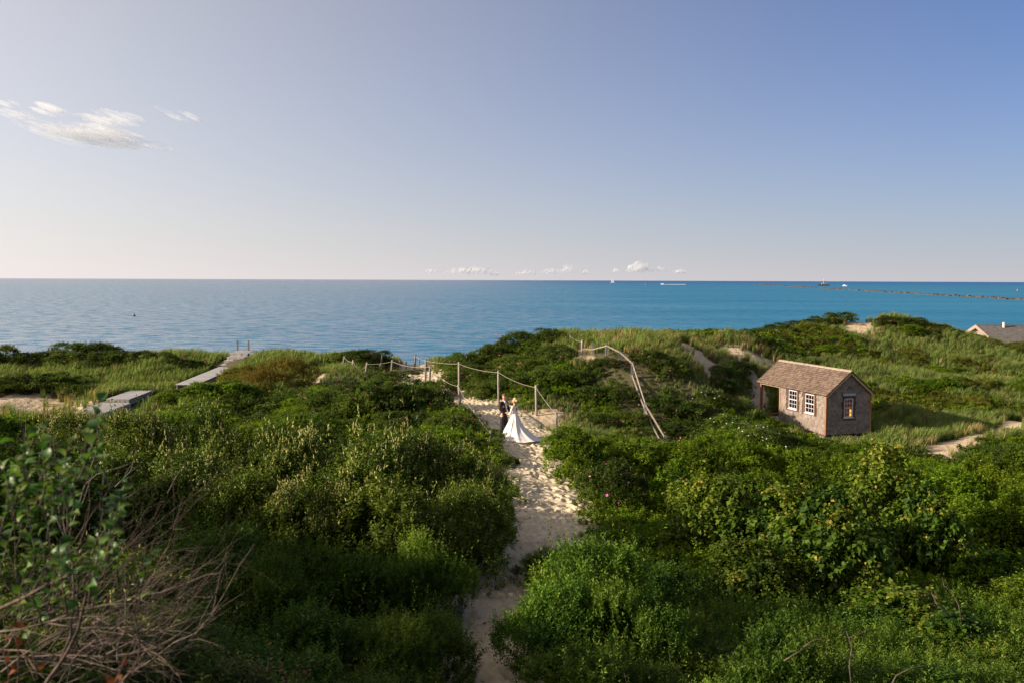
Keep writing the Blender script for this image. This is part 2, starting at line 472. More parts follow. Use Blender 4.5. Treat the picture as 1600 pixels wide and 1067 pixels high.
def ground(px, py, dz=0.0, y0=8.0, y1=110.0):
    """Where the line of sight through (px, py) meets the ground (raised by dz)."""
    Ys = np.arange(y0, y1, 0.1)
    a, b = at(px, py, 10.0), at(px, py, 20.0)
    xs = a.x + (b.x - a.x) * (Ys - 10) / 10; zs = a.z + (b.z - a.z) * (Ys - 10) / 10
    hit = np.nonzero(zs < H(xs, Ys) + dz)[0]
    i = hit[0] if len(hit) else len(Ys) - 1
    return Vector((xs[i], Ys[i], Hf(xs[i], Ys[i])))


# bare sand: (polyline, half width)
def gp(*pts): return np.array([tuple(ground(*p)[:2]) for p in pts])


SAND = [(PATH, 1.0), (np.array([(.4, 39.5), (-.6, 43.5), (-1.6, 46.5)]), 1.7), (np.array([(.9, 41), (1.6, 44.5)]), 1.0),
        (np.array([(-22.6, 42.5), (-23.6, 45.5), (-26.8, 47.5)]), 2.5),
        (gp((508, 584), (480, 607), (455, 632)), 0.2), (gp((1068, 538), (1085, 553), (1108, 575)), 1.15), (gp((1085, 560), (1120, 600)), 0.9),
        (gp((1140, 552), (1175, 562), (1200, 572)), 1.3), (gp((1330, 524), (1340, 512), (1352, 503), (1372, 495)), 1.5),
        (gp((1470, 706), (1500, 692), (1540, 680), (1600, 660), (1680, 648)), .85), (np.array([(14.3, 52.4), (15.0, 54.5), (14.6, 57.0)]), 0.55),
        (gp((905, 549), (915, 562)), 0.5), (gp((905, 612), (925, 610)), 0.35), (np.array([(-8, 72), (-6, 90)]), 3)]


def sandness(x, y):
    s = np.full(np.shape(x), -9.0)
    wob = 0.25 * np.sin(np.asarray(x) * 2.1 + np.asarray(y) * 1.3) + 0.2 * np.sin(np.asarray(x) * 4.3 - np.asarray(y) * 3.1)
    for P, r in SAND: s = np.maximum(s, 1 - poly_dist(x, y, P) / r + wob * 0.35)
    s = np.where(np.asarray(y) > 82, np.maximum(s, np.where(H(x, y) < 4.0, 1.0, -1)), s)
    return s


nx, ny = len(GX), len(GY)
XX, YY = np.meshgrid(GX, GY, indexing='ij')
ZZ = GZ - 0.14 * np.clip(1.5 - np.clip(poly_dist(XX, YY, PATH[1:-1]) - 1.2, 0, 9) * 3, 0, 1)
I = np.arange(nx * ny).reshape(nx, ny)
FF = np.stack([I[:-1, :-1], I[1:, :-1], I[1:, 1:], I[:-1, 1:]], -1).reshape(-1, 4)
m, n_, l_, b_ = newmat('dune_ground')
at_ = n_.new('ShaderNodeAttribute'); at_.attribute_name = 'sand'
tc_ = n_.new('ShaderNodeTexCoord')
no_ = n_.new('ShaderNodeTexNoise'); no_.inputs['Scale'].default_value = 1.7; no_.inputs['Detail'].default_value = 8
l_.new(tc_.outputs['Object'], no_.inputs['Vector'])
ad_ = n_.new('ShaderNodeMath'); ad_.operation = 'MULTIPLY_ADD'; ad_.inputs[1].default_value = 1.6; ad_.inputs[2].default_value = -0.8
l_.new(no_.outputs['Fac'], ad_.inputs[0])
su_ = n_.new('ShaderNodeMath'); su_.operation = 'ADD'; l_.new(ad_.outputs[0], su_.inputs[0]); l_.new(at_.outputs['Fac'], su_.inputs[1])
mr_ = n_.new('ShaderNodeMapRange'); mr_.inputs[1].default_value = -0.15; mr_.inputs[2].default_value = 0.35; l_.new(su_.outputs[0], mr_.inputs[0])
n2_ = n_.new('ShaderNodeTexNoise'); n2_.inputs['Scale'].default_value = 9; n2_.inputs['Detail'].default_value = 6; l_.new(tc_.outputs['Object'], n2_.inputs['Vector'])
rs_ = ramp(n_, [(0.3, (0.40, 0.30, 0.20)), (0.7, (0.55, 0.43, 0.29))]); l_.new(n2_.outputs['Fac'], rs_.inputs[0])
rg_ = ramp(n_, [(0.3, (0.045, 0.045, 0.022)), (0.7, (0.11, 0.095, 0.05))]); l_.new(n2_.outputs['Fac'], rg_.inputs[0])
mx_ = n_.new('ShaderNodeMix'); mx_.data_type = 'RGBA'; l_.new(mr_.outputs[0], mx_.inputs[0]); l_.new(rg_.outputs[0], mx_.inputs[6]); l_.new(rs_.outputs[0], mx_.inputs[7])
l_.new(mx_.outputs[2], b_.inputs['Base Color']); b_.inputs['Roughness'].default_value = 0.9; b_.inputs['Specular IOR Level'].default_value = 0.15
bp_ = n_.new('ShaderNodeBump'); bp_.inputs['Strength'].default_value = 0.7; bp_.inputs['Distance'].default_value = 0.12
n3_ = n_.new('ShaderNodeTexNoise'); n3_.inputs['Scale'].default_value = 3.2; n3_.inputs['Detail'].default_value = 4; l_.new(tc_.outputs['Object'], n3_.inputs['Vector'])
l_.new(n3_.outputs['Fac'], bp_.inputs['Height']); l_.new(bp_.outputs[0], b_.inputs['Normal'])
M['ground'] = m
me = npmesh('dunes', np.stack([XX.ravel(), YY.ravel(), ZZ.ravel()], 1), FF, mats=[M['ground']])
a_ = me.attributes.new('sand', 'FLOAT', 'POINT'); a_.data.foreach_set('value', np.clip(sandness(XX, YY), -1, 1).ravel().astype(np.float32))
tag(link('dunes', me), 'vegetated sand dunes between the viewpoint and the sea', None, None, 'structure')

# the trodden path: a finer sheet of sand with footprints pressed in
segl = np.hypot(*np.diff(PATH, axis=0).T); cum = np.r_[0, np.cumsum(segl)]
STEP = 0.05
ss = np.arange(1.0, cum[-1] - 1.5, STEP)
cx = np.interp(ss, cum, PATH[:, 0]); cy = np.interp(ss, cum, PATH[:, 1])
k_ = np.hanning(61); k_ /= k_.sum()
cx = np.convolve(np.pad(cx, 30, 'edge'), k_, 'valid'); cy = np.convolve(np.pad(cy, 30, 'edge'), k_, 'valid')
tx, ty = np.gradient(cx), np.gradient(cy); tl = np.hypot(tx, ty); tx, ty = tx / tl, ty / tl
tt = np.arange(-2.0, 2.001, STEP)
PY = cy[:, None] - tx[:, None] * tt[None, :]
PX = cx[:, None] + ty[:, None] * tt[None, :]
PH = np.zeros(PX.shape)
for _ in range(3400):
    si = rng.integers(6, len(ss) - 6); tj = int(np.clip(rng.normal(0, 0.75) / STEP + len(tt) / 2, 8, len(tt) - 9))
    an = rng.normal(0, 0.7) ; q_ = rng.uniform(.5, 1.25); L_, W_ = rng.uniform(.11, .19) * q_, rng.uniform(.055, .10) * q_; dep = rng.uniform(.022, .066) * q_
    lo, hi = max(0, si - 8), min(len(ss), si + 9); l2, h2 = max(0, tj - 8), min(len(tt), tj + 9)
    A = (ss[lo:hi] - ss[si])[:, None]; B = (tt[l2:h2] - tt[tj])[None, :]
    a1 = A * math.cos(an) + B * math.sin(an); b1 = -A * math.sin(an) + B * math.cos(an)
    rr = (a1 / L_) ** 2 + (b1 / W_) ** 2
    PH[lo:hi, l2:h2] += -dep * np.exp(-rr * 1.6) + dep * 0.45 * np.exp(-((np.sqrt(rr) - 1.55) ** 2) * 4)
PH = np.clip(PH, -0.10, 0.08) + 0.03 * np.sin(PX * 1.9 + PY * .7) * np.sin(PY * 1.3 + 1) - 0.04 * np.exp(-(tt[None, :] / .5) ** 2)
edge = np.clip((np.abs(tt) - 1.55) / 0.45, 0, 1)
PZ = H(PX, PY) + PH + 0.03 - edge[None, :] * 0.16
I = np.arange(PX.size).reshape(PX.shape)
FF = np.stack([I[:-1, :-1], I[:-1, 1:], I[1:, 1:], I[1:, :-1]], -1).reshape(-1, 4)[:, ::-1]
m, n_, l_, b_ = newmat('loose_sand')
tc_ = n_.new('ShaderNodeTexCoord'); no_ = n_.new('ShaderNodeTexNoise'); no_.inputs['Scale'].default_value = 5; no_.inputs['Detail'].default_value = 9
l_.new(tc_.outputs['Object'], no_.inputs['Vector'])
rs_ = ramp(n_, [(0.3, (0.42, 0.34, 0.24)), (0.7, (0.57, 0.475, 0.345))]); l_.new(no_.outputs['Fac'], rs_.inputs[0]); l_.new(rs_.outputs[0], b_.inputs['Base Color'])
b_.inputs['Roughness'].default_value = 0.92; b_.inputs['Specular IOR Level'].default_value = 0.12
n3_ = n_.new('ShaderNodeTexNoise'); n3_.inputs['Scale'].default_value = 22; n3_.inputs['Detail'].default_value = 6; l_.new(tc_.outputs['Object'], n3_.inputs['Vector'])
bp_ = n_.new('ShaderNodeBump'); bp_.inputs['Strength'].default_value = 0.5; bp_.inputs['Distance'].default_value = 0.02; l_.new(n3_.outputs['Fac'], bp_.inputs['Height']); l_.new(bp_.outputs[0], b_.inputs['Normal'])
M['sand'] = m
me = npmesh('sand_path', np.stack([PX.ravel(), PY.ravel(), PZ.ravel()], 1), FF, mats=[M['sand']])
tag(link('sand_path', me), 'trodden sand path full of footprints through the shrubs', None, None, 'structure')

# leaves and bits of twig blown to the edges of the path
nl_ = 900
ls = rng.uniform(2, cum[-1] - 6, nl_); lt = np.where(rng.random(nl_) < .5, -1, 1) * np.clip(np.abs(rng.normal(.95, .4, nl_)), 0, 1.5)
lx = np.interp(ls, ss, cx) + np.interp(ls, ss, ty) * lt; ly = np.interp(ls, ss, cy) - np.interp(ls, ss, tx) * lt
la = rng.uniform(0, 6.28, nl_); ll = rng.uniform(.03, .09, nl_); lw = ll * rng.uniform(.12, .5, nl_)
lz = H(lx, ly) + .055
Dx, Dy = np.cos(la) * ll, np.sin(la) * ll; Sx, Sy = -np.sin(la) * lw, np.cos(la) * lw
Vl = np.stack([np.stack([lx - Dx, ly - Dy, lz], 1), np.stack([lx + Sx, ly + Sy, lz + .02], 1), np.stack([lx + Dx, ly + Dy, lz + .005], 1), np.stack([lx - Sx, ly - Sy, lz + .012], 1)], 1).reshape(-1, 3)
tag(link('leaf_litter', npmesh('leaf_litter', Vl, np.arange(4 * nl_).reshape(nl_, 4), rng.random(nl_), mats=[M['dead_leaf']])), 'dry leaves and twig bits littering the edges of the sand path', 'litter', None, 'stuff')

# ------------------------------------------------------------------ sea
rad = np.r_[0, np.geomspace(40, 90000, 60)]
sg = 128
V = [(0, 0, 0)]
for r_ in rad[1:]:
    a = np.arange(sg) * 2 * PI / sg
    V += list(zip(r_ * np.cos(a), r_ * np.sin(a), np.zeros(sg)))
Fq, Ft = [], []
for k in range(sg): Ft.append((0, 1 + k, 1 + (k + 1) % sg))
for i in range(len(rad) - 2):
    for k in range(sg):
        k2 = (k + 1) % sg; a0 = 1 + i * sg
        Fq.append((a0 + k, a0 + sg + k, a0 + sg + k2, a0 + k2))
m, n_, l_, b_ = newmat('sea_water')
tc_ = n_.new('ShaderNodeTexCoord')


def wave(scale, sx, sy, det, dist, rough=0.5):
    mp = n_.new('ShaderNodeMapping'); mp.inputs['Scale'].default_value = (sx, sy, 1); mp.inputs['Rotation'].default_value = (0, 0, dist)
    l_.new(tc_.outputs['Object'], mp.inputs[0])
    no = n_.new('ShaderNodeTexNoise'); no.inputs['Scale'].default_value = scale; no.inputs['Detail'].default_value = det; no.inputs['Roughness'].default_value = rough
    l_.new(mp.outputs[0], no.inputs['Vector'])
    return no.outputs['Fac']


w1 = wave(0.40, 0.5, 1.0, 4, 0.25, .6); w2 = wave(0.09, 0.6, 1.0, 3, 0.35); w3 = wave(0.012, 0.35, 1.2, 2, 0.1)
h1 = n_.new('ShaderNodeMath'); h1.operation = 'MULTIPLY'; h1.inputs[1].default_value = 1.25; l_.new(w1, h1.inputs[0])
h2 = n_.new('ShaderNodeMath'); h2.operation = 'MULTIPLY_ADD'; h2.inputs[1].default_value = 3.2; l_.new(w2, h2.inputs[0]); l_.new(h1.outputs[0], h2.inputs[2])
bp_ = n_.new('ShaderNodeBump'); bp_.inputs['Strength'].default_value = 1.0; bp_.inputs['Distance'].default_value = 1.0
l_.new(h2.outputs[0], bp_.inputs['Height']); l_.new(bp_.outputs[0], b_.inputs['Normal'])
sp_ = n_.new('ShaderNodeSeparateXYZ'); l_.new(tc_.outputs['Object'], sp_.inputs[0])
# deep water beyond the breakwater is darker than the shallows inside it
ln_ = n_.new('ShaderNodeMath'); ln_.operation = 'MULTIPLY_ADD'; ln_.inputs[1].default_value = -1.2; l_.new(sp_.outputs['X'], ln_.inputs[0]); l_.new(sp_.outputs['Y'], ln_.inputs[2])
dp_ = n_.new('ShaderNodeMapRange'); dp_.inputs[1].default_value = 1500; dp_.inputs[2].default_value = 5200; l_.new(sp_.outputs['Y'], dp_.inputs[0])
cA = ramp(n_, [(0.35, (0.020, 0.150, 0.285)), (0.65, (0.034, 0.185, 0.325))]); l_.new(w3, cA.inputs[0])
cm_ = n_.new('ShaderNodeMix'); cm_.data_type = 'RGBA'; l_.new(dp_.outputs[0], cm_.inputs[0]); l_.new(cA.outputs[0], cm_.inputs[6]); cm_.inputs[7].default_value = (0.022, 0.12, 0.29, 1)
# light coming back out of the water, and the sky mirrored in its facets: its sheen is painted by
# position, stronger on the left to copy the brighter sky there, weaker to the right
df_ = n_.new('ShaderNodeBsdfDiffuse'); l_.new(cm_.outputs[2], df_.inputs[0])
gl_ = n_.new('ShaderNodeBsdfGlossy'); gl_.inputs['Roughness'].default_value = 0.3; l_.new(bp_.outputs[0], gl_.inputs['Normal'])


def m2(op, a, b, c=None):
    n = n_.new('ShaderNodeMath'); n.operation = op
    for i, v in enumerate((a, b, c)):
        if v is None: continue
        if isinstance(v, (int, float)): n.inputs[i].default_value = v
        else: l_.new(v, n.inputs[i])
    return n.outputs[0]


fr_ = n_.new('ShaderNodeFresnel'); fr_.inputs[0].default_value = 1.33; l_.new(bp_.outputs[0], fr_.inputs['Normal'])
w4 = wave(0.30, 0.55, 1.0, 7, 0.2, .75); w5 = wave(0.03, 0.4, 1.1, 5, -0.15, .7)
left_sheen = m2('DIVIDE', m2('MULTIPLY_ADD', sp_.outputs['Y'], 0.06, m2('ADD', sp_.outputs['X'], 45.0)), m2('MULTIPLY_ADD', sp_.outputs['Y'], 0.16, 90.0))
left_sheen = m2('MULTIPLY_ADD', w5, 1.2, m2('SUBTRACT', left_sheen, 0.6))
lm_ = n_.new('ShaderNodeMapRange'); lm_.interpolation_type = 'SMOOTHSTEP'; lm_.inputs[1].default_value = -0.55; lm_.inputs[2].default_value = 1.25; lm_.inputs[3].default_value = 1.15; lm_.inputs[4].default_value = 0.18; l_.new(left_sheen, lm_.inputs[0])
rf_ = n_.new('ShaderNodeMapRange'); rf_.inputs[1].default_value = 0.38; rf_.inputs[2].default_value = 0.60; rf_.inputs[3].default_value = 0.0; rf_.inputs[4].default_value = 1.8; l_.new(w4, rf_.inputs[0])
fk = m2('MULTIPLY', m2('MULTIPLY', m2('MINIMUM', m2('MULTIPLY', fr_.outputs[0], 2.0), 1.0), lm_.outputs[0]), rf_.outputs[0])
ms_ = n_.new('ShaderNodeMixShader'); l_.new(fk, ms_.inputs[0]); l_.new(df_.outputs[0], ms_.inputs[1]); l_.new(gl_.outputs[0], ms_.inputs[2])
l_.new(ms_.outputs[0], n_['Material Output'].inputs['Surface'])
M['sea'] = m
tag(link('sea', npmesh('sea', np.array(V), [np.array(Ft), np.array(Fq)], mats=[M['sea']])), 'blue sea reaching to the horizon', None, None, 'structure')
# ------------------------------------------------------------------ plants: prototypes


def unit(v): return v / (np.linalg.norm(v, axis=-1, keepdims=True) + 1e-9)


def leaf_quads(B, D, L, W, fold=0.25, upb=None):
    """One folded quad per leaf: base, side, tip, side."""
    n = len(B)
    up = np.tile(np.array([0, 0, 1.0]), (n, 1)) + rng.normal(0, 0.45, (n, 3)) if upb is None else upb
    D = unit(D); S = unit(np.cross(D, up)); U = np.cross(S, D)
    L = L[:, None]; W = W[:, None]
    V = np.empty((n, 4, 3))
    V[:, 0] = B; V[:, 2] = B + D * L - U * L * 0.12
    mid = B + D * L * 0.48 + U * W * fold
    V[:, 1] = mid + S * W * 0.5; V[:, 3] = mid - S * W * 0.5
    return V.reshape(-1, 3), np.arange(4 * n).reshape(n, 4)


def lumpy(n, w, h):
    """Crown lumps: centres spread evenly over a dome with a radius each."""
    k = np.arange(n) + rng.uniform(-.3, .3, n); cz = np.clip(1 - (k + .5) / n * 1.0, 0.02, 1) ** .9
    th = np.arange(n) * 2.39996 + rng.uniform(-.5, .5, n); s = np.sqrt(1 - cz * cz)
    r = rng.uniform(.52, .80, n)
    c = np.stack([np.cos(th) * s * r * w / 2, np.sin(th) * s * r * w / 2, (.10 + cz * r * .86) * h], 1)
    rad = rng.uniform(.14, .26, n) * min(w, h * 1.5) * (16 / n) ** .35
    return c, rad


def make_foliage(w, h, lumps, shoots, per, L, Wd, upward=0.7, droop=0.0, slen=0.3, upright=False):
    c, rad = lumpy(lumps, w, h)
    k = rng.choice(lumps, shoots, p=rad ** 2 / (rad ** 2).sum())
    outk = unit(c * np.array([1 / w, 1 / w, 1.0 / h]))[k]
    d = unit(rng.normal(0, .75, (shoots, 3)) + outk * .7 + np.array([0, 0, 0.3]))
    B = c[k] + d * rad[k][:, None] * rng.uniform(0.3, 1.0, (shoots, 1)) ** 0.4 * np.array([1, 1, .9])
    # a share of shoots fills the inside and the skirt
    q = rng.random(shoots) < 0.11
    ang = rng.uniform(0, 2 * PI, shoots); rr = np.sqrt(rng.random(shoots)) * 0.44 * w
    B[q] = np.stack([np.cos(ang) * rr, np.sin(ang) * rr, rng.uniform(0.03, 0.55, shoots) * h], 1)[q]
    B[:, 2] = np.maximum(B[:, 2], 0.03)
    out = unit(B * np.array([1 / w, 1 / w, 0.6 / h]))
    SD = unit(out * 0.55 + np.array([0, 0, upward]) + rng.normal(0, 0.3, (shoots, 3)))
    SL = slen * rng.uniform(0.5, 1.4, shoots) * np.where(rng.random(shoots) < .04, 2.3, 1)
    t = (np.arange(per) + 0.5) / per
    P = B[:, None] + SD[:, None] * (SL[:, None, None] * t[None, :, None])
    az = np.arange(per) * 2.4
    T = np.tile(np.array([[0, 0, 1.0]]), (shoots, 1)) + rng.normal(0, .2, (shoots, 3))
    X = unit(np.cross(SD, T + np.array([.3, .1, 0]))); Y = np.cross(SD, X)
    az = az[None, :] + rng.uniform(0, 6.28, (shoots, 1))
    LD = X[:, None] * np.cos(az)[..., None] + Y[:, None] * np.sin(az)[..., None] + SD[:, None] * (0.9 if upright else 0.45) + np.array([0, 0, -droop]) + rng.normal(0, .2, (shoots, per, 3))
    n = shoots * per
    lsz = rng.uniform(.75, 1.3, lumps)[k][:, None]; ltn = rng.normal(0, .13, lumps)[k][:, None]
    size = (lsz * rng.uniform(0.65, 1.25, (shoots, per)) * (1.05 - 0.5 * t[None, :] ** 3)).ravel()
    V, F = leaf_quads(P.reshape(-1, 3), LD.reshape(-1, 3), L * size, Wd * size)
    tint = np.clip(0.15 + 0.5 * rng.random((shoots, per)) + 0.45 * t[None, :] ** 2 * rng.uniform(0, 1, (shoots, 1)) - 0.15 + ltn, 0, 1).ravel()
    tips = B + SD * SL[:, None]
    return V, F, tint, tips, SD, c


def make_stems(w, h, c, n=14, r=0.014):
    mb = MB()
    for i in range(min(n, len(c))):
        a = Vector((random.uniform(-.1, .1) * w, random.uniform(-.1, .1) * w, -0.15)); e = Vector(c[i])
        m1 = a.lerp(e, 0.5) + Vector((random.uniform(-.1, .1), random.uniform(-.1, .1), random.uniform(-.05, .12))) * h * .6
        mb.tube([a, m1, e], [r * 1.3, r, r * 0.5], 4, False)
    for i in range(9):
        e = Vector(c[random.randrange(len(c))]); o_ = Vector((e.x / w, e.y / w, e.z / h + .25)).normalized()
        d = (o_ + Vector((random.gauss(0, .35), random.gauss(0, .35), random.uniform(0, .5)))).normalized(); L = random.uniform(.3, .62) * min(1, h / 1.5)
        k1 = e + d * L * .6 + Vector((random.gauss(0, .03), random.gauss(0, .03), 0)); k2 = e + d * L * 1.15 + Vector((random.gauss(0, .07), random.gauss(0, .07), .04))
        mb.tube([e, k1, k2], [r * .55, r * .42, r * .22], 4, False)
    return mb.mesh('stems', M['stem'], True)


def blobs(P, D, L, W, name, mat):
    """Slim four-sided spindles (catkins)."""
    n = len(P); D = unit(D); A = unit(np.cross(D, rng.normal(0, 1, (n, 3)))); B = np.cross(D, A)
    V = np.empty((n, 6, 3)); L = L[:, None]; W = W[:, None]
    V[:, 0] = P; V[:, 5] = P + D * L
    for i, (u, v) in enumerate(((1, 0), (0, 1), (-1, 0), (0, -1))): V[:, 1 + i] = P + D * L * 0.45 + (A * u + B * v) * W * .5
    F = []
    for i in range(4): F += [(0, 1 + (i + 1) % 4, 1 + i), (5, 1 + i, 1 + (i + 1) % 4)]
    F = (np.array(F)[None] + (np.arange(n) * 6)[:, None, None]).reshape(-1, 3)
    return npmesh(name, V.reshape(-1, 3), F, np.repeat(rng.random(n), 8), mats=[mat])


def petals(P, D, size, name, mat):
    """Open five-petalled roses."""
    n = len(P); D = unit(D); A = unit(np.cross(D, rng.normal(0, 1, (n, 3)))); B = np.cross(D, A)
    V, F = [], []
    for i in range(5):
        a0 = 2 * PI * i / 5
        q = np.empty((n, 4, 3)); s = (size * 0.5)[:, None]
        q[:, 0] = P
        for j, (da, rr, up) in enumerate(((-.62, .85, .3), (0, 1.05, .42), (.62, .85, .3))):
            q[:, 1 + j] = P + (A * math.cos(a0 + da) + B * math.sin(a0 + da)) * s * rr + D * s * up
        V.append(q)
    V = np.stack(V, 1).reshape(-1, 3)
    F = np.arange(len(V)).reshape(-1, 4)
    return npmesh(name, V, F, np.repeat(rng.random(n), 5), mats=[mat])


PROTO = {}


def proto(kind, variants, fn):
    PROTO[kind] = [fn() for _ in range(variants)]


def std(w, h, lumps, shoots, per, L, Wd, mat, **k):
    fl, fm, nf = k.pop('flowers', None), k.pop('fmat', None), k.pop('nf', 0)
    ck = k.pop('catkins', 0.0)
    V, F, t, tips, SD, c = make_foliage(w, h, lumps, shoots, per, L, Wd, **k)
    parts = [('foliage', npmesh('foliage', V, F, t, mats=[mat])), ('stems', make_stems(w, h, c))]
    outer = np.nonzero(tips[:, 2] > 0.35 * h)[0]
    if nf:
        i = rng.choice(outer, nf)
        parts.append(('flowers', petals(tips[i] + unit(tips[i]) * .04, SD[i] + np.array([0, 0, .5]) + unit(tips[i]), rng.uniform(.055, .085, nf), 'flowers', fm)))
    if ck:
        top = np.nonzero((tips[:, 2] > 0.58 * h) & (rng.random(len(tips)) < np.clip((tips[:, 2] / h - .5) * 2.2, .1, 1)) & (np.sin(tips[:, 0] * 3.1 + tips[:, 2] * 2) > -.55))[0]; i = rng.choice(top, int(len(top) * ck * 4.6))
        parts.append(('catkins', blobs(tips[i] - SD[i] * rng.uniform(0, .24, (len(i), 1)), SD[i] * .8 + np.array([0, 0, .5]) + rng.normal(0, .6, (len(i), 3)), rng.uniform(.07, .135, len(i)), rng.uniform(.026, .040, len(i)), 'catkins', M['catkin'])))
    return dict(w=2 * np.percentile(np.hypot(V[:, 0], V[:, 1]), 97), h=np.percentile(V[:, 2], 98.5), parts=parts)


proto('pale', 4, lambda: std(3.2, 2.8, 20, 1450, 10, .098, .043, M['leaf_pale'], catkins=0.85, slen=.30))
proto('palegreen', 2, lambda: std(3.0, 2.5, 18, 1450, 10, .095, .043, M['leaf_pale'], catkins=0.12, slen=.30))
proto('green', 4, lambda: std(2.2, 1.5, 17, 1350, 10, .068, .050, M['leaf_green'], slen=.15))
proto('rose', 4, lambda: std(2.4, 1.25, 18, 1250, 11, .055, .040, M['leaf_rose'], slen=.16, nf=20, fmat=M['petal_pink']))
proto('whiterose', 2, lambda: std(2.2, 1.1, 16, 1100, 11, .055, .040, M['leaf_rose'], slen=.16, nf=40, fmat=M['petal_white']))
proto('vine', 3, lambda: std(3.0, 2.6, 22, 1200, 7, .140, .100, M['leaf_vine'], slen=.28, droop=0.75, upward=.5))
proto('lance', 4, lambda: std(2.2, 1.7, 14, 1150, 16, .078, .028, M['leaf_lance'], slen=.36, upward=1.0, upright=True))
proto('rust', 2, lambda: std(2.8, 1.4, 18, 1200, 11, .055, .034, M['leaf_rust'], slen=.18))
proto('olive', 3, lambda: std(2.4, 1.0, 16, 1050, 11, .058, .034, M['leaf_olive'], slen=.18))
proto('scrub', 3, lambda: std(2.4, 1.1, 16, 1100, 11, .055, .038, M['leaf_green'], slen=.16))

CAT = dict(pale='shrub', palegreen='shrub', green='shrub', rose='rose bush', whiterose='rose bush', vine='climber', lance='shrub', rust='shrub', olive='shrub', scrub='shrub')
NAME = dict(pale='catkin_shrub', palegreen='leafy_shrub', green='green_shrub', rose='rose_bush', whiterose='white_rose_bush', vine='climbing_vine', lance='narrow_leaf_shrub', rust='russet_shrub', olive='olive_shrub', scrub='low_shrub')
_vi = {}
PLANTS = []


def plant(kind, px, Y, w_, h_, label, group=None, x=None):
    k = _vi[kind] = _vi.get(kind, -1) + 1
    p = PROTO[kind][k % len(PROTO[kind])]
    X = (px - 800) / FPX * Y if x is None else x
    root = empty(NAME[kind], (X, Y, Hf(X, Y) - 0.06), random.uniform(0, 2 * PI))
    sxy = w_ / p['w']
    root.scale = (sxy, sxy, h_ / p['h'])
    tag(root, label, CAT[kind], group)
    for nm, me in p['parts']:
        tag(link(nm, me, root), kind='stuff')
    PLANTS.append((X, Y, w_ / 2))
    return root


# ------------------------------------------------------------------ plants: where they stand
GL = 'catkin shrubs left of the sandy path'
plant('pale', 95, 24.5, 2.6, 2.25, 'pale catkin-tipped shrub at the far left of the thicket, before the bare sand patch', GL)
plant('pale', 215, 23.5, 2.8, 2.95, 'tall pale catkin-tipped shrub standing in front of the low boardwalk landing', GL)
plant('pale', 318, 23.5, 2.7, 3.15, 'pale catkin-tipped shrub standing below the long boardwalk', GL)
plant('palegreen', 400, 22.6, 2.5, 2.6, 'darker leafy shrub in a dip between two pale catkin shrubs', GL)
plant('pale', 455, 21.8, 2.7, 2.95, 'pale catkin-tipped shrub below the narrow sandy streak', GL)
plant('pale', 565, 21.2, 3.1, 3.2, 'broad pale catkin-tipped shrub below the rose mound with rope posts', GL)
plant('pale', 655, 22.2, 2.9, 3.0, 'rounded pale catkin-tipped shrub in front of the leaning rope posts', GL)
plant('pale', 735, 21.6, 2.4, 2.6, 'pale catkin-tipped shrub leaning over the path below the groom', GL)
plant('palegreen', 722, 19.6, 2.4, 2.2, 'dark leafy shrub overhanging the left edge of the trodden path', GL)
plant('palegreen', 610, 18.9, 2.9, 2.5, 'dark shaded shrub face right below the broad pale catkin shrub', GL)
plant('pale', 480, 19.2, 2.6, 2.5, 'pale catkin-tipped shrub with a dark hollow at its left', GL)
plant('palegreen', 375, 19.6, 2.7, 2.3, 'dark green shrub filling the hollow behind the bare twigs', GL)
plant('pale', 262, 20.5, 3.2, 2.4, 'catkin-tipped shrub just behind the bare upright twigs', GL)
plant('palegreen', 130, 20.5, 3.4, 2.3, 'dull green shrub behind the blurred leafy branches', GL)
plant('palegreen', 20, 22.0, 3.0, 1.9, 'dark green shrub cut by the left edge of the frame', GL)
plant('green', -20, 32.0, 2.6, 1.3, 'dark shrub beside the bare sand at the left edge', GL)
GF = 'narrow-leaved shrubs in front of the catkin shrubs'
for px, Y, w_, h_, lb in ((470, 17.2, 2.4, 1.75, 'narrow-leaved green shrub in the shade under the catkin shrubs'), (560, 16.6, 2.3, 1.6, 'dim narrow-leaved shrub in deep shade left of the path'), (655, 17.0, 2.2, 1.75, 'dark narrow-leaved shrub on the left path edge in shade'),
                          (395, 15.6, 2.4, 1.9, 'brighter narrow-leaved shrub right of the dead twigs'), (330, 17.0, 2.4, 1.7, 'narrow-leaved shrub seen through the ends of the dead twigs'), (480, 13.6, 2.3, 1.5, 'narrow-leaved shrub in shade above the russet sprigs'),
                          (585, 13.6, 2.3, 1.35, 'very dark narrow-leaved shrub near the bottom of the picture'), (665, 14.6, 1.9, 1.3, 'dark narrow-leaved shrub at the bottom left of the path'), (430, 11.6, 2.0, 1.0, 'low narrow-leaved shrub at the bottom beside the russet sprigs'),
                          (560, 11.3, 2.0, 1.0, 'low narrow-leaved shrub at the bottom edge left of centre'), (655, 11.8, 1.7, .9, 'low narrow-leaved shrub at the bottom edge beside the path'), (330, 11.5, 2.2, 1.25, 'narrow-leaved shrub below the dead branches')):
    plant('lance', px, Y, w_, h_, lb, GF)
for px, Y, w_, h_, lb in ((150, 7.4, 2.2, 1.25, 'leafy shrub filling in behind the dead branches'), (15, 6.6, 2.0, 1.3, 'leafy shrub low at the left edge behind the dead branches'), (290, 8.6, 2.2, 1.15, 'leafy shrub at the tips of the dead branches'), (60, 9.4, 2.8, 1.7, 'taller leafy shrub behind the blurred leafy branches'), (190, 10.5, 2.8, 1.6, 'leafy shrub between the dead branches and the catkin shrubs')):
    plant('palegreen', px, Y, w_, h_, lb, 'leafy shrubs among the dead branches')
plant('rust', 395, 9.2, 1.0, .75, 'small sprigs with rust-red leaves at the bottom edge', None)

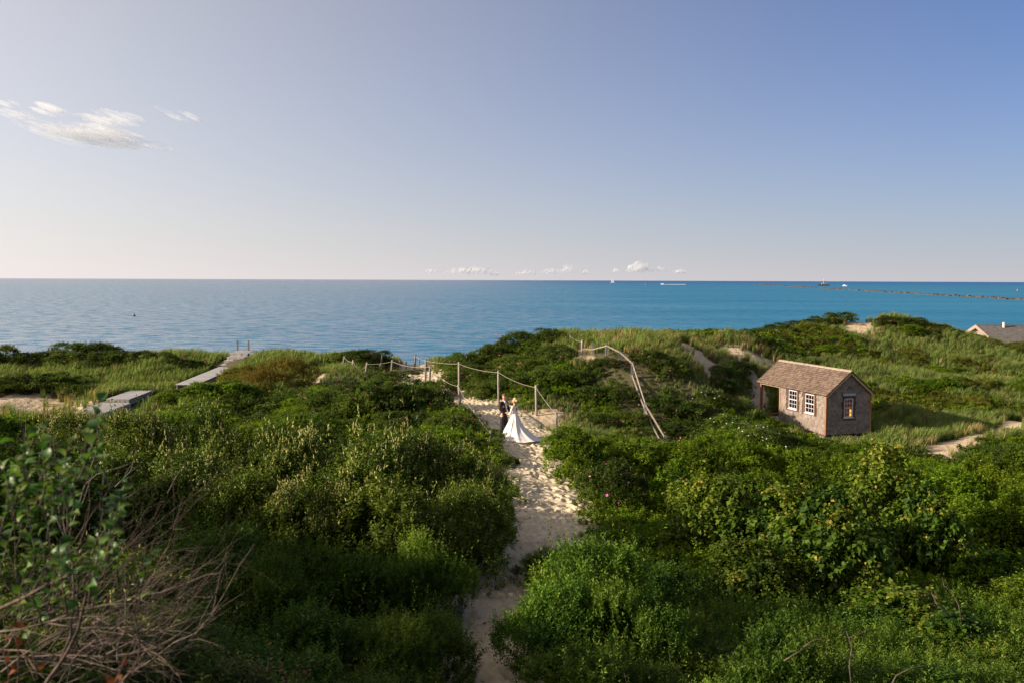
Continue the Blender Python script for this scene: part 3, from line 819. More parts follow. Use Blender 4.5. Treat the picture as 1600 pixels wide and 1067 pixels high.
GR = 'bright green shrubs right of the sandy path'
labs = ['bright green rounded shrub at the bend of the path below the bride', 'bright green shrub crown below the foot of the rail fence', 'bright green shrub under the lower end of the rail fence', 'bright green shrub with sprouting tips left of the hut', 'bright green shrub below the white roses',
        'bright green shrub below the slatted base of the hut', 'bright green shrub in front of the hut gable', 'bright green shrub right of the hut, below the pale roses', 'bright green shrub below the start of the side track', 'bright green shrub below the sandy side track', 'bright green shrub at the right edge below the side track']
for i, px in enumerate((893, 960, 1030, 1100, 1172, 1245, 1318, 1392, 1465, 1540, 1612)):
    plant('green', px, 34.5 + random.uniform(-.6, .6), random.uniform(2.0, 2.5), (1.35, 1.3, 1.2, 1.75, 1.45, 1.35, 1.3, 1.3, 1.3, 1.4, 1.4)[i], labs[i], GR)
labs2 = ['dense green shrub on the right path edge, first below the bend', 'dense green shrub with a shaded gap at its right', 'dense green shrub with a dark hollow beneath it', 'dense green shrub in the middle of the right thicket', 'dense green shrub behind the big-leaved climber', 'dense green shrub right behind the tall climber', 'dense green shrub in the right thicket under the side track', 'dense green shrub at the right edge of the thicket']
for i, px in enumerate((905, 985, 1085, 1180, 1275, 1400, 1500, 1600)):
    plant('green', px, 30.6 + random.uniform(-.5, .5), random.uniform(2.2, 2.7), random.uniform(1.4, 1.7), labs2[i], GR)
for i, (px, Y, w_, h_, lb) in enumerate(((960, 26.8, 2.4, 1.5, 'rose-leaved shrub with two pink blooms over the path edge'),)):
    plant('rose', px, Y, w_, h_, lb, None)
for px, Y, w_, h_, lb in ((1065, 27.0, 2.6, 1.75, 'shaded green shrub left of the climber'), (1165, 26.5, 2.6, 1.8, 'shaded green shrub between climber and path'), (1530, 27.0, 2.6, 1.5, 'green shrub right of the tall climber'), (1620, 26.0, 2.8, 1.9, 'green shrub at the right edge beside the tall climber'),
                          (1560, 22.0, 2.6, 1.2, 'dark green shrub in deep shade at the right edge'), (1640, 19.5, 2.6, 1.1, 'very dark shrub at the right edge of the frame')):
    plant('green', px, Y, w_, h_, lb, GR)
GV = 'big-leaved climbers in the right thicket'
for px, Y, w_, h_, lb in ((1385, 24.6, 3.2, 3.0, 'tallest big-leaved climber with drooping leaves'), (1460, 23.4, 2.6, 2.3, 'big-leaved climber sloping down to the right into shade'), (1120, 23.2, 2.8, 2.0, 'big-leaved climber with orange leaf tips nearest the path'), (1215, 22.4, 3.0, 2.15, 'big-leaved climber with orange tips left of the tallest one'),
                          (1310, 20.4, 3.2, 2.4, 'big-leaved climber in front of the tallest one'), (1190, 19.2, 2.6, 1.45, 'shaded big-leaved climber low in the right thicket'), (1400, 18.0, 2.8, 1.25, 'big-leaved climber in shade above the bare white branch'), (1500, 17.0, 2.6, 1.0, 'dark big-leaved climber beside the bare white branch')):
    plant('vine', px, Y, w_, h_, lb, GV)
GN = 'narrow-leaved shrubs right of the path'
for px, Y, w_, h_, lb in ((930, 16.6, 2.5, 2.0, 'rounded narrow-leaved shrub right of the path, topped by bare twigs'), (870, 15.2, 2.0, 1.6, 'narrow-leaved shrub at the right edge of the lower path'), (985, 15.2, 2.2, 1.7, 'narrow-leaved shrub in sun right of the lower path'), (862, 19.6, 1.7, .95, 'low dark shrub spilling onto the path from the right'),
                          (930, 12.8, 2.1, 1.35, 'narrow-leaved shrub at the bottom edge right of the path'), (1040, 18.6, 2.2, 1.15, 'shaded narrow-leaved shrub below the orange-tipped climber'), (1080, 15.6, 2.2, .95, 'shaded narrow-leaved shrub with dry straws before it'), (1050, 12.8, 2.1, 1.1, 'narrow-leaved shrub at the bottom centre right'),
                          (1160, 14.6, 2.0, .85, 'dim narrow-leaved shrub low in the right foreground'), (1240, 13.0, 1.9, 1.75, 'upright feathery shrub catching the sun in the right foreground'), (1150, 11.6, 1.9, 1.2, 'narrow-leaved shrub with bent dry stem at the bottom'), (1330, 12.6, 2.0, 1.0, 'dark narrow-leaved shrub behind the bare twig'),
                          (1370, 10.4, 1.5, 1.15, 'narrow-leaved shrub around the arching bare twig'), (1450, 13.4, 2.2, .75, 'dark low shrub under the white branch'), (1560, 13.6, 2.2, .8, 'dark low shrub at the lower right'), (1250, 10.2, 1.6, .8, 'low shrub at the bottom edge below the feathery one')):
    plant('lance', px, Y, w_, h_, lb, GN)
plant('vine', 1520, 10.6, 1.7, 1.25, 'sunlit leafy climber at the bottom right corner', None)
plant('vine', 1600, 11.2, 1.7, 1.25, 'leafy climber cut by the bottom right corner', None)

# rose mounds
GM = 'rose bushes on the mound left of the couple'
for px, Y, w_, h_, lb in ((592, 46.0, 2.7, 1.1, 'top rose bush of the mound under the rope posts'), (640, 45.5, 2.6, 1.1, 'rose bush on the right shoulder of the mound, under the double posts'), (545, 45.0, 2.5, .65, 'rose bush on the left shoulder of the mound'), (610, 42.6, 2.8, 1.35, 'dark rose bush in the middle of the mound with bare stems below'),
                          (560, 42.0, 2.8, 1.05, 'rose bush low on the mound above the catkin shrubs'), (672, 45.8, 2.6, 1.25, 'rose bush at the right foot of the mound beside the path sand'), (505, 43.0, 2.6, .85, 'rose bush on the left flank of the mound beside the sandy streak'), (625, 38.8, 2.6, 1.1, 'rose bush below the mound, behind the catkin shrubs'),
                          (655, 50.0, 2.4, .95, 'rose bush between the mound and the pale pair of posts'), (692, 51.0, 1.9, .95, 'rose bush right behind the pale pair of posts'), (612, 56.0, 2.2, .65, 'low rose bush at the foot of the pale leaning post'), (643, 58.5, 1.8, .4, 'lowest bush before the beach gap'), (690, 38.4, 2.2, .85, 'rose bush between the mound and the lowest left rope posts'), (735, 34.6, 1.8, .55, 'low rose bush at the foot of the lowest left rope posts')):
    plant('rose', px, Y, w_, h_, lb, GM)
GB = 'rose bushes on the big mound behind the couple'
big = [(812, 59.5, 3.6, 1.25, 'dark rose bush crowning the big mound against the sea'), (770, 58.0, 3.0, 1.1, 'rose bush left of the crown of the big mound'), (855, 58.5, 2.8, .95, 'rose bush right of the crown beside the grassy knoll'), (722, 57.5, 3.0, 1.1, 'rose bush on the left end of the big mound, over the beach gap'),
       (745, 54.5, 2.8, 1.2, 'rose bush behind the tall rope post of the back row'), (800, 55.0, 3.0, 1.1, 'rose bush high on the face of the big mound'), (850, 54.5, 2.8, 1.0, 'rose bush on the right face of the big mound'), (716, 55.0, 2.3, .95, 'rose bush right of the pair of pale rope posts'),
       (727, 53.2, 2.4, 1.0, 'rose bush on the left face of the big mound above the sand'), (765, 51.6, 2.7, 1.2, 'pink-flowered rose bush behind the groom'), (820, 51.8, 2.8, 1.1, 'rose bush above the rope post right of the couple'), (872, 52.0, 2.6, 1.0, 'dark rose bush on the right flank of the big mound'),
       (755, 49.3, 2.2, 1.0, 'rose bush at the edge of the sand left of the groom'), (800, 49.0, 2.5, 1.1, 'pink-flowered rose bush right behind the bride'), (850, 48.9, 2.5, 1.0, 'rose bush right of the right-hand rope post'), (895, 49.0, 2.3, .8, 'rose bush under the small bare sand patch')]
for px, Y, w_, h_, lb in big: plant('rose', px, Y, w_, h_, lb, GB)
GS = 'rose bushes along the rail fence'
for px, Y, w_, h_, lb in ((950, 50.0, 2.3, .45, 'rose bush under the top bend of the rail fence'), (925, 47.6, 2.3, .7, 'rose bush left of the rail fence, halfway up'), (965, 47.0, 2.4, .85, 'rose bush close to the left of the falling rail'), (985, 44.2, 2.2, .7, 'rose bush left of the lower rail'), (940, 44.0, 2.1, .6, 'rose bush over the shaded bank left of the fence'),
                          (1015, 49.6, 2.4, .9, 'rose bush right of the fence corner post'), (1050, 49.0, 2.5, .9, 'shaded rose bush below the dune blowout'), (1035, 46.2, 2.3, .8, 'shaded rose bush right of the double rail'), (1075, 46.0, 2.4, .8, 'shaded rose bush in the hollow right of the fence'), (1060, 43.2, 2.2, .75, 'shaded rose bush near the fence foot'), (995, 40.8, 2.1, .7, 'low bush left of the fence foot')):
    plant('rose', px, Y, w_, h_, lb, GS)
GW = 'white-flowered rose bushes by the hut'
for px, Y, w_, h_, lb in ((1115, 47.0, 2.2, .7, 'white-flowered bush highest on the shaded bank'), (1140, 44.6, 2.2, .8, 'white-flowered bush midway down the shaded bank'), (1165, 42.6, 2.2, .85, 'white-flowered bush in the hollow left of the hut'), (1192, 44.2, 2.0, .75, 'white-flowered bush just below the hut porch'), (1222, 41.0, 2.2, .7, 'white-flowered bush before the front wall of the hut'), (1190, 40.2, 2.2, .9, 'white-flowered bush nearest the green thicket')):
    plant('whiterose', px, Y, w_, h_, lb, GW)
for px, Y, w_, h_, lb in ((1305, 41.6, 1.9, .75, 'sunlit bush in front of the hut gable corner'), (1350, 42.0, 2.0, .85, 'sunlit bush with sprouting tips before the gable wall'), (1400, 41.6, 2.1, .6, 'low pale-flowered bush right of the hut gable'), (1450, 41.2, 2.1, .6, 'low pale-flowered bush left of the side track')):
    plant('whiterose' if px > 1380 else 'scrub', px, Y, w_, h_, lb, 'low bushes before the hut gable')
# dune bank left of the hut porch
for px, Y, w_, h_, lb in ((1128, 53.0, 2.4, .8, 'green bush on the bank above the porch steps'), (1125, 49.5, 2.2, .8, 'dark bush beside the hut porch'), (1130, 50.5, 2.4, .8, 'green bush under the right dune blowout')):
    plant('rose', px, Y, w_, h_, lb, 'bushes on the bank left of the hut')
plant('rose', 1160, 55.5, 2.0, .8, 'dark bush behind the left porch post of the hut', 'bushes on the bank left of the hut')
# left dunes
GD = 'rose mounds on the left dune crest'
for px, Y, w_, h_, lb in ((105, 61.0, 3.6, 1.35, 'left part of the dark rose mound against the sea'), (150, 61.5, 4.0, 1.55, 'top of the dark rose mound against the sea'), (195, 62.0, 3.4, 1.0, 'right end of the dark rose mound against the sea'), (-5, 57.0, 4.2, 1.6, 'dark bush mound cut by the left edge'), (35, 58.5, 3.0, 1.0, 'right shoulder of the mound at the left edge')):
    plant('rose', px, Y, w_, h_, lb, GD)
LD = ['pink-flowered rose bush below the dark mound, leftmost of the row', 'pink-flowered rose bush in the middle of the row below the dark mound', 'rose bush at the right of the row below the dark mound', 'small rose bush in the grass right of the dark mound', 'rose bush left of the bare sand with bright pink blooms', 'rose bush above the bare sand patch on the left', 'rose bush above the right end of the bare sand patch', 'rose bush cut by the left edge beside the sand', 'low rose bush in the grass halfway to the boardwalk steps', 'rose bush tucked under the left end of the dark mound', 'small rose bush between the sand patch and the landing']
for px, Y, w_, h_ in ((100, 57.5, 3.0, 1.1), (150, 57.0, 3.2, 1.15), (205, 57.5, 3.0, 1.1), (250, 58.0, 2.8, .9), (15, 49.5, 3.0, 1.0), (65, 50.0, 3.0, 1.05), (110, 50.5, 2.8, .95), (-25, 49.0, 2.8, 1.0), (290, 58.5, 2.6, .85), (75, 58.5, 2.8, .95), (130, 49.0, 2.4, .75)):
    plant('rose', px, Y, w_, h_, LD.pop(0), 'low rose bushes in the left dune grass')
plant('rust', 385, 51.0, 3.4, 1.6, 'russet shrub on the slope right of the boardwalk', 'russet shrubs by the boardwalk')
plant('rust', 445, 51.0, 3.6, 1.75, 'larger russet shrub at the middle of the left slope', 'russet shrubs by the boardwalk')
plant('rust', 415, 48.5, 3.2, 1.35, 'lower russet shrub in front of the larger two', 'russet shrubs by the boardwalk')
for px, Y, w_, h_, lb in ((268, 45.5, 2.2, .95, 'dark green bush at the near end of the boardwalk'), (315, 45.5, 2.5, .9, 'dark green bush hiding the middle of the boardwalk'), (360, 45.5, 2.4, .8, 'dark green bush under the russet shrubs'), (425, 44.5, 2.4, .55, 'green bush below the russet shrubs'), (400, 41.0, 2.4, .8, 'green bush above the catkin shrubs, left of the streak')):
    plant('green' if px < 390 else 'rose', px, Y, w_, h_, lb, 'bushes along the boardwalk')
plant('rose', 575, 61.0, 3.2, 1.0, 'dark bush on the crest behind the leaning posts', None)
plant('rose', 545, 62.0, 2.8, .7, 'low bush on the crest left of the leaning posts', None)
# right hill
GH = 'bushes on the right-hand hill'
for px, Y, w_, h_, lb in ((1245, 74.5, 3.4, 1.0, 'rose bush at the left end of the hilltop'), (1278, 75.5, 3.4, 1.05, 'rose bush at the top of the hill against the sea'), (1312, 76.0, 3.0, .9, 'dark rose bush left of the hilltop track'), (1215, 71.0, 3.2, .9, 'rose bush on the left shoulder of the hill'), (1180, 67.5, 3.0, .8, 'rose bush where the hill meets the dune crest'),
                          (1388, 74.5, 3.2, .75, 'dark bush right of the hilltop track'), (1425, 74.5, 3.0, .6, 'dark bush under the grassy hilltop')):
    plant('rose', px, Y, w_, h_, lb, GH)
for i in range(34):
    px, py = random.uniform(1200, 1660), random.uniform(512, 640)
    if px < 1385 and py > 555: px = random.uniform(1400, 1660)
    q = ground(px, py)
    kind = 'olive' if (py < 590 and px > 1340 and random.random() < .85) else random.choice(['scrub', 'scrub', 'green', 'olive'])
    if float(sandness(np.array([q.x]), np.array([q.y]))[0]) > -0.6: continue
    lb = {'olive': 'low olive-brown bush in the brush on the right-hand slope', 'scrub': 'low green bush in the brush on the right-hand slope', 'green': 'leafy green bush in the brush on the right-hand slope'}[kind]
    plant(kind, px, q.y, random.uniform(2.0, 3.2), random.uniform(.6, .95), lb, lb.replace('bush', 'bushes'), x=q.x)
# shrubs added on the bluff left of the viewpoint, unseen, to shade the foreground
for x_, y_, h_ in ((-13, 10, 2.5), (-15.5, 13.5, 2.9), (-18, 17, 3.2), (-12, 6.5, 2.8), (-20, 20.5, 2.8), (-11, 12.5, 2.2), (-12.5, 15.5, 2.5), (-7.5, 3.8, 1.7), (-9, 6.5, 2.4)):
    plant('palegreen', 0, y_, 4.0, h_, 'unseen leafy shrub added left of the viewpoint to shade the foreground', 'unseen shrubs added to shade the foreground', x=x_)

# ------------------------------------------------------------------ ground cover and dune grass (scattered)


def scatter(name, meshes, P, rz, scale, idx, label, cat):
    """One object whose points carry copies of a few small tufts."""
    cl = bpy.data.collections.new(name + '_tufts')
    for i, me in enumerate(meshes): cl.objects.link(bpy.data.objects.new('%s_tuft_%02d' % (name, i), me))
    me = bpy.data.meshes.new(name); me.vertices.add(len(P)); me.vertices.foreach_set('co', np.asarray(P, np.float32).ravel())
    for nm, ty, v in (('rot', 'FLOAT_VECTOR', np.stack([rng.normal(0, .08, len(P)), rng.normal(0, .08, len(P)), rz], 1)), ('scl', 'FLOAT', scale), ('pick', 'INT', idx)):
        a = me.attributes.new(nm, ty, 'POINT')
        a.data.foreach_set('vector' if ty == 'FLOAT_VECTOR' else 'value', np.asarray(v, np.int32 if ty == 'INT' else np.float32).ravel())
    o = tag(link(name, me), label, cat, None, 'stuff')
    ng = bpy.data.node_groups.new(name + '_scatter', 'GeometryNodeTree')
    ng.interface.new_socket('Geometry', in_out='INPUT', socket_type='NodeSocketGeometry'); ng.interface.new_socket('Geometry', in_out='OUTPUT', socket_type='NodeSocketGeometry')
    N, Lk = ng.nodes, ng.links
    gi, go = N.new('NodeGroupInput'), N.new('NodeGroupOutput')
    ci = N.new('GeometryNodeCollectionInfo'); ci.inputs['Collection'].default_value = cl; ci.inputs['Separate Children'].default_value = True; ci.inputs['Reset Children'].default_value = True
    ip = N.new('GeometryNodeInstanceOnPoints'); ip.inputs['Pick Instance'].default_value = True

    def na(nm, ty):
        n = N.new('GeometryNodeInputNamedAttribute'); n.data_type = ty; n.inputs['Name'].default_value = nm
        return next(s for s in n.outputs if s.enabled)
    Lk.new(gi.outputs[0], ip.inputs['Points']); Lk.new(ci.outputs[0], ip.inputs['Instance'])
    Lk.new(na('pick', 'INT'), ip.inputs['Instance Index']); Lk.new(na('rot', 'FLOAT_VECTOR'), ip.inputs['Rotation']); Lk.new(na('scl', 'FLOAT'), ip.inputs['Scale'])
    Lk.new(ip.outputs[0], go.inputs[0])
    md = o.modifiers.new('scatter', 'NODES'); md.node_group = ng
    return o


def low_clump(mat, w_, h_, shoots, per, L, Wd, **k):
    V, F, t, tips, SD, c = make_foliage(w_, h_, 7, shoots, per, L, Wd, slen=.13 if 'upright' not in k else .26, **k)
    return npmesh('tuft', V, F, t, mats=[mat])


def grass_tuft(mat, blades, hh, spread, bw=0.013):
    n = blades
    a = rng.uniform(0, 2 * PI, n); r = spread * np.sqrt(rng.random(n))
    B = np.stack([np.cos(a) * r, np.sin(a) * r, np.full(n, -0.03)], 1)
    lean = np.stack([np.cos(a) * .5 + .55, np.sin(a) * .5 - .1, np.zeros(n)], 1) * rng.uniform(.2, .9, (n, 1))
    Lh = hh * rng.uniform(.55, 1.15, (n, 1))
    S = np.stack([-np.sin(a), np.cos(a), np.zeros(n)], 1) * bw * rng.uniform(.6, 1.1, (n, 1))
    P1 = B + np.array([0, 0, 1]) * Lh * .5 + lean * Lh * .15; P2 = B + np.array([0, 0, 1]) * Lh * .85 + lean * Lh * .45; P3 = B + np.array([0, 0, 1]) * Lh * .95 + lean * Lh * .85
    V = np.stack([B - S, B + S, P1 + S * .9, P1 - S * .9, P2 + S * .6, P2 - S * .6, P3], 1).reshape(-1, 3)
    i = np.arange(n)[:, None] * 7
    Q = np.concatenate([i + np.array([[0, 1, 2, 3]]), i + np.array([[3, 2, 4, 5]])]); T = i + np.array([[5, 4, 6]])
    tv = rng.random(n) * .6
    return npmesh('tuft', V, [T, Q], np.concatenate([np.clip(tv + .35, 0, 1), tv, np.clip(tv + .15, 0, 1)]), mats=[mat])


def jgrid(x0, x1, y0, y1, s):
    X, Y = np.meshgrid(np.arange(x0, x1, s), np.arange(y0, y1, s), indexing='ij')
    X = X.ravel() + rng.uniform(-.5, .5, X.size) * s; Y = Y.ravel() + rng.uniform(-.5, .5, Y.size) * s
    k = (np.abs(X) < 0.5626 * Y * 1.06 + 2.5) & (Y < 92)
    return X[k], Y[k]


def vnoise(x, y, s=0.25, o=0):
    return np.sin(x * s * 2.1 + o) * np.sin(y * s * 1.7 + o * 2) + .6 * np.sin(x * s * 4.7 + y * s * 3.1 + o) + .4 * np.sin(x * s * 9.1 - y * s * 7.3 + o)


def near(x, y, px, Y, rx, ry):
    return ((x - (px - 800) / FPX * Y) / rx) ** 2 + ((y - Y) / ry) ** 2


def grassness(x, y):
    """>0 where dune grass grows instead of leafy scrub."""
    g_ = np.full(x.shape, -0.6)
    for px, Y, rx, ry, s in ((150, 54, 14, 9, 1.5), (300, 64, 12, 3.5, 1.6), (430, 65, 9, 3, 1.2), (520, 58, 4, 4, .9), (620, 66, 5, 4, 1.6), (930, 57, 3.2, 4.5, 1.8), (1000, 57, 4, 4, 1.4), (1090, 58, 6, 4, 1.3), (1170, 58, 5, 4, 1.2), (910, 40, 2.6, 3, 1.5), (870, 44, 2, 3, 1.2),
                             (960, 41, 3, 4, .9), (1410, 77, 4, 2, 1.8), (1480, 78, 6, 2, 1.3), (1340, 74, 2, 4, 1.2), (1450, 45, 6, 2.5, 1.3), (1560, 48, 7, 3, 1.2), (1490, 69, 7, 4, .85), (1410, 61, 6, 4, .8), (1560, 60, 6, 5, .8), (1420, 49, 4, 3, .9), (900, 53, 2, 3, 1.2), (470, 52, 3, 5, .8), (90, 44, 6, 4, .8), (1100, 51, 4, 5, .6)):
        g_ = np.maximum(g_, s * (1.15 - near(x, y, px, Y, rx, ry)))
    return g_ + vnoise(x, y, .5, 1.3) * .35


KEEP = []   # oriented rectangles that stay clear: (x, y, angle, x0, x1, y0, y1)


def clear_of(x, y):
    k = np.ones(x.shape, bool)
    for ox, oy, a, x0, x1, y0, y1 in KEEP:
        u = (x - ox) * math.cos(a) + (y - oy) * math.sin(a); v = -(x - ox) * math.sin(a) + (y - oy) * math.cos(a)
        k &= ~((u > x0) & (u < x1) & (v > y0) & (v < y1))
    return k


FENCE_LINE = np.array([(at(px, 600, Y_).x, Y_ - .8) for px, Y_ in ((912, 53), (948, 52), (989, 49.5), (1009, 46), (1050, 41.5))])
HUT = (15.669, 45.023, 5.391, 0.279)
KEEP += [(HUT[0], HUT[1], HUT[3], -1.0, 2.85, -.5, 6.4), (-18.3, 47, 0, -1.2, 1.2, 0.5, 17), (-19.6, 44, 0, -1.3, 1.3, -2.5, 4.8)]

X, Y = jgrid(-55, 60, 7, 92, .46)
sn = sandness(X, Y); gn = grassness(X, Y)
k = (sn < -0.15) & (gn < 0.25) & clear_of(X, Y) & (H(X, Y) > 4.2) & (np.hypot(X, Y) > 7.5)
X, Y = X[k], Y[k]
left = X < np.interp(Y, PATH[:, 1], PATH[:, 0])
LOW = [low_clump(M['leaf_rose'], .95, .34, 70, 11, .055, .034) for _ in range(4)] + [low_clump(M['leaf_green'], .95, .36, 70, 11, .052, .030) for _ in range(4)] + [low_clump(M['leaf_olive'], .95, .32, 66, 11, .055, .028) for _ in range(4)] + [low_clump(M['leaf_lance'], .9, .42, 50, 16, .062, .016, upright=True, upward=1.1) for _ in range(3)]
hill = (X > 20) & (Y > 50)
lowk = np.where(poly_dist(X, Y, FENCE_LINE) < 1.3, .4, np.where((X > -13.5) & (X < -2) & (Y > 47) & (Y < 66), .42, 1.0))
pick = np.where(Y < 20, rng.integers(12, 15, len(X)), np.where(hill, np.where(rng.random(len(X)) < .78 + .3 * vnoise(X, Y, .3), rng.integers(8, 12, len(X)), rng.integers(4, 8, len(X))), np.where((X > 1.5) & (Y < 39), rng.integers(4, 8, len(X)), np.where(vnoise(X, Y, .4, 3) > -.1, rng.integers(0, 4, len(X)), rng.integers(4, 8, len(X))))))
scatter('ground_cover', LOW, np.stack([X, Y, H(X, Y) - .03], 1), rng.uniform(0, 6.28, len(X)), rng.uniform(.7, 1.3, len(X)) * lowk, pick, 'low leafy scrub covering the dunes between the bushes', 'ground cover')
# pink roses dotted through the low scrub
kf = (rng.random(len(X)) < .10) & (Y > 38) & ((X < 9) | (Y > 60))
P = np.stack([X, Y, H(X, Y) + .34], 1)[kf]
tag(link('rose_blooms', petals(P, rng.normal(0, .5, P.shape) + np.array([0, -.5, 1]), rng.uniform(.06, .09, len(P)), 'rose_blooms', M['petal_pink'])), 'pink rose blooms dotted through the low scrub', 'flowers', None, 'stuff')
kf = (rng.random(len(X)) < .16) & (Y > 39) & (X > 9) & (Y < 60)
P = np.stack([X, Y, H(X, Y) + .34], 1)[kf]
tag(link('white_blooms', petals(P, rng.normal(0, .5, P.shape) + np.array([0, -.5, 1]), rng.uniform(.05, .08, len(P)), 'white_blooms', M['petal_white'])), 'white rose blooms dotted through the scrub around the hut', 'flowers', None, 'stuff')

TUFT = [grass_tuft(M['grass'], 34, .62, .13) for _ in range(4)] + [grass_tuft(M['straw'], 30, .55, .13) for _ in range(3)]
X, Y = jgrid(-55, 60, 34, 92, .27)
sn = sandness(X, Y); gn = grassness(X, Y)
k = (((gn > 0.0) & (sn < -0.05)) | ((sn < .45) & (sn > -.5) & (rng.random(len(X)) < .2)) & (Y > 40)) & clear_of(X, Y) & (poly_dist(X, Y, FENCE_LINE) > 1.0) & (H(X, Y) > 3.5) & (poly_dist(X, Y, PATH) > .95)
X, Y = X[k], Y[k]
brown = ((X > 5) & (X < 20) & (Y > 50)) | (sandness(X, Y) > -.35)
pick = np.where(rng.random(len(X)) < np.where(brown, .5, .16), rng.integers(4, 7, len(X)), rng.integers(0, 4, len(X)))
scatter('beach_grass', TUFT, np.stack([X, Y, H(X, Y)], 1), rng.normal(0, .5, len(X)), rng.uniform(.6, 1.2, len(X)) * np.where(((Y < 50) & (np.abs(X) < 12)) | ((X > -13.5) & (X < -5) & (Y > 50) & (Y < 61.5)), .5, 1), pick, 'windblown beach grass on the dunes', 'grass')
# ------------------------------------------------------------------ hut
HX, HY, HZ, HA = HUT
HL, HP, HW, HH, HR = 4.144, 2.01, 2.594, 2.015, 1.079      # closed length, porch, width, wall height, roof rise
OE, OR = 0.10, 0.17
hut = empty('shingled_hut', (HX, HY, HZ), HA)
tag(hut, 'small cedar-shingled hut with a pitched roof and open porch in the hollow', 'hut')
TOT = HL + HP


def panel_with_holes(mb, u0, u1, z0, z1, holes, put):
    """Rectangles of a wall around its openings; put(ua, ub, za, zb) adds one."""
    us = sorted({u0, u1, *[h[0] for h in holes], *[h[1] for h in holes]})
    for a, b in zip(us[:-1], us[1:]):
        cuts = sorted([(h[2], h[3]) for h in holes if h[0] <= a + 1e-6 and h[1] >= b - 1e-6])
        z = z0
        for c0, c1 in cuts:
            if c0 > z: put(a, b, z, c0)
            z = c1
        if z < z1: put(a, b, z, z1)


FWIN = [(1.00, 1.78, .88, 1.86), (2.52, 3.28, .90, 1.88)]          # openings of the front wall, along v
GWIN = [(1.03, 1.55, .82, 1.78)]                                  # opening of the near gable, along u
TH = 0.10
mb = MB(); panel_with_holes(mb, 0.0, HL, 0, HH, FWIN, lambda a, b, c, d: mb.box((0.0, a, c), (TH, b, d))); mb.build('wall', M['brown'], hut)
mb = MB(); panel_with_holes(mb, TH, HW - TH, 0, HH, GWIN, lambda a, b, c, d: mb.box((a, 0.0, c), (b, TH, d)))
mb.prism([(TH, 0, HH), (HW - TH, 0, HH), (HW - TH, 0, HH + .05), (HW / 2, 0, HH + HR - .05), (TH, 0, HH + .05)], (0, TH, 0)); mb.build('wall', M['brown'], hut)
mb = MB(); mb.box((HW - TH, 0, 0), (HW, HL, HH)); mb.build('wall', M['brown'], hut)
mb = MB(); mb.box((TH, HL - TH, 0), (HW - TH, HL, HH)); mb.prism([(TH, HL - TH, HH), (HW - TH, HL - TH, HH), (HW / 2, HL - TH, HH + HR - .05)], (0, TH, 0)); mb.build('wall', M['brown'], hut)
# warm board lining inside
mb = MB()
panel_with_holes(mb, TH, HL - TH, 0.02, HH, FWIN, lambda a, b, c, d: mb.box((TH + .002, a, c), (TH + .014, b, d)))
mb.build('lining', M['pine'], hut)
mb = MB(); mb.box((HW - TH - .014, TH, .02), (HW - TH - .002, HL - TH, HH)); mb.build('lining', M['pine'], hut)
mb = MB(); mb.box((TH + .02, HL - TH - .014, .02), (HW - TH - .02, HL - TH - .002, HH)); mb.build('lining', M['pine'], hut)
mb = MB(); mb.box((TH, TH, 0.0), (HW - TH, HL - TH, .018)); mb.build('floor_boards', M['pine'], hut)
mb = MB(); mb.box((TH + .02, TH + .02, HH - .02), (HW - TH - .02, HL - TH - .02, HH - .005)); mb.build('ceiling_boards', M['pine'], hut)


def shingle_wall(name, u0, u1, z0, z1f, holes, place, ex=.125, wd=.115):
    """Courses of single shingles, each its own tapered board, butts uneven."""
    mb = MB(); z = z0; row = 0
    while z < 3.2:
        u = u0 - random.uniform(0, wd)
        while u < u1:
            a, b = max(u, u0), min(u + wd * random.uniform(.7, 1.3), u1)
            u = u + wd * random.uniform(.7, 1.3) if b < u1 else u1 + 1
            b = min(b, u1)
            u = b + .004
            if b - a < .02: continue
            zt = min(z + ex * 1.25, min(z1f(a), z1f(b)))
            zb = z - random.uniform(0, .014)
            mid = (a + b) / 2
            if zt - zb < .04: continue
            if any(h[0] - .05 < b and h[1] + .05 > a and h[2] - .05 < z + ex and h[3] + .05 > z for h in holes): continue
            t = random.uniform(.022, .036)
            n = len(mb.v)
            for (uu, zz, tt) in ((a, zb, t), (b, zb, t), (b, zt, .003), (a, zt, .003), (a, zb, -.001), (b, zb, -.001)):
                mb.v.append(Vector(place(uu, zz, tt)))
            mb.f += [(n, n + 1, n + 2, n + 3), (n + 4, n + 5, n + 1, n), (n + 4, n, n + 3), (n + 1, n + 5, n + 2)]
        z += ex; row += 1
        if z > z1f((u0 + u1) / 2): break
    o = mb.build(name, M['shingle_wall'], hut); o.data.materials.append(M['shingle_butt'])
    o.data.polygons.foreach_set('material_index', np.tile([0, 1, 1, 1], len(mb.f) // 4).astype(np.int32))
    tag(o, kind='stuff'); return o


FH = [(h[0] - .13, h[1] + .13, h[2] - .04, HH) for h in FWIN]
shingle_wall('wall_shingles', 0.075, HL - .075, 0.0, lambda u: HH, FH, lambda u, z, t: (-t - .004, u, z))
shingle_wall('wall_shingles', 0.075, HW - .075, 0.0, lambda u: HH + HR * (1 - abs(u - HW / 2) / (HW / 2)) - .06, [(GWIN[0][0] - .05, GWIN[0][1] + .05, GWIN[0][2] - .05, GWIN[0][3] + .06)], lambda u, z, t: (u, -t - .004, z))
shingle_wall('wall_shingles', 0.075, HL - .075, 0.0, lambda u: HH, [], lambda u, z, t: (HW + t + .004, u, z))
for cx_, cy_ in ((-.028, -.028), (HW - .062, -.028), (-.028, HL - .062), (HW - .062, HL - .062)):
    MB().box((cx_, cy_, -.05), (cx_ + .09, cy_ + .09, HH - .02)).build('corner_board', M['cedar'], hut)
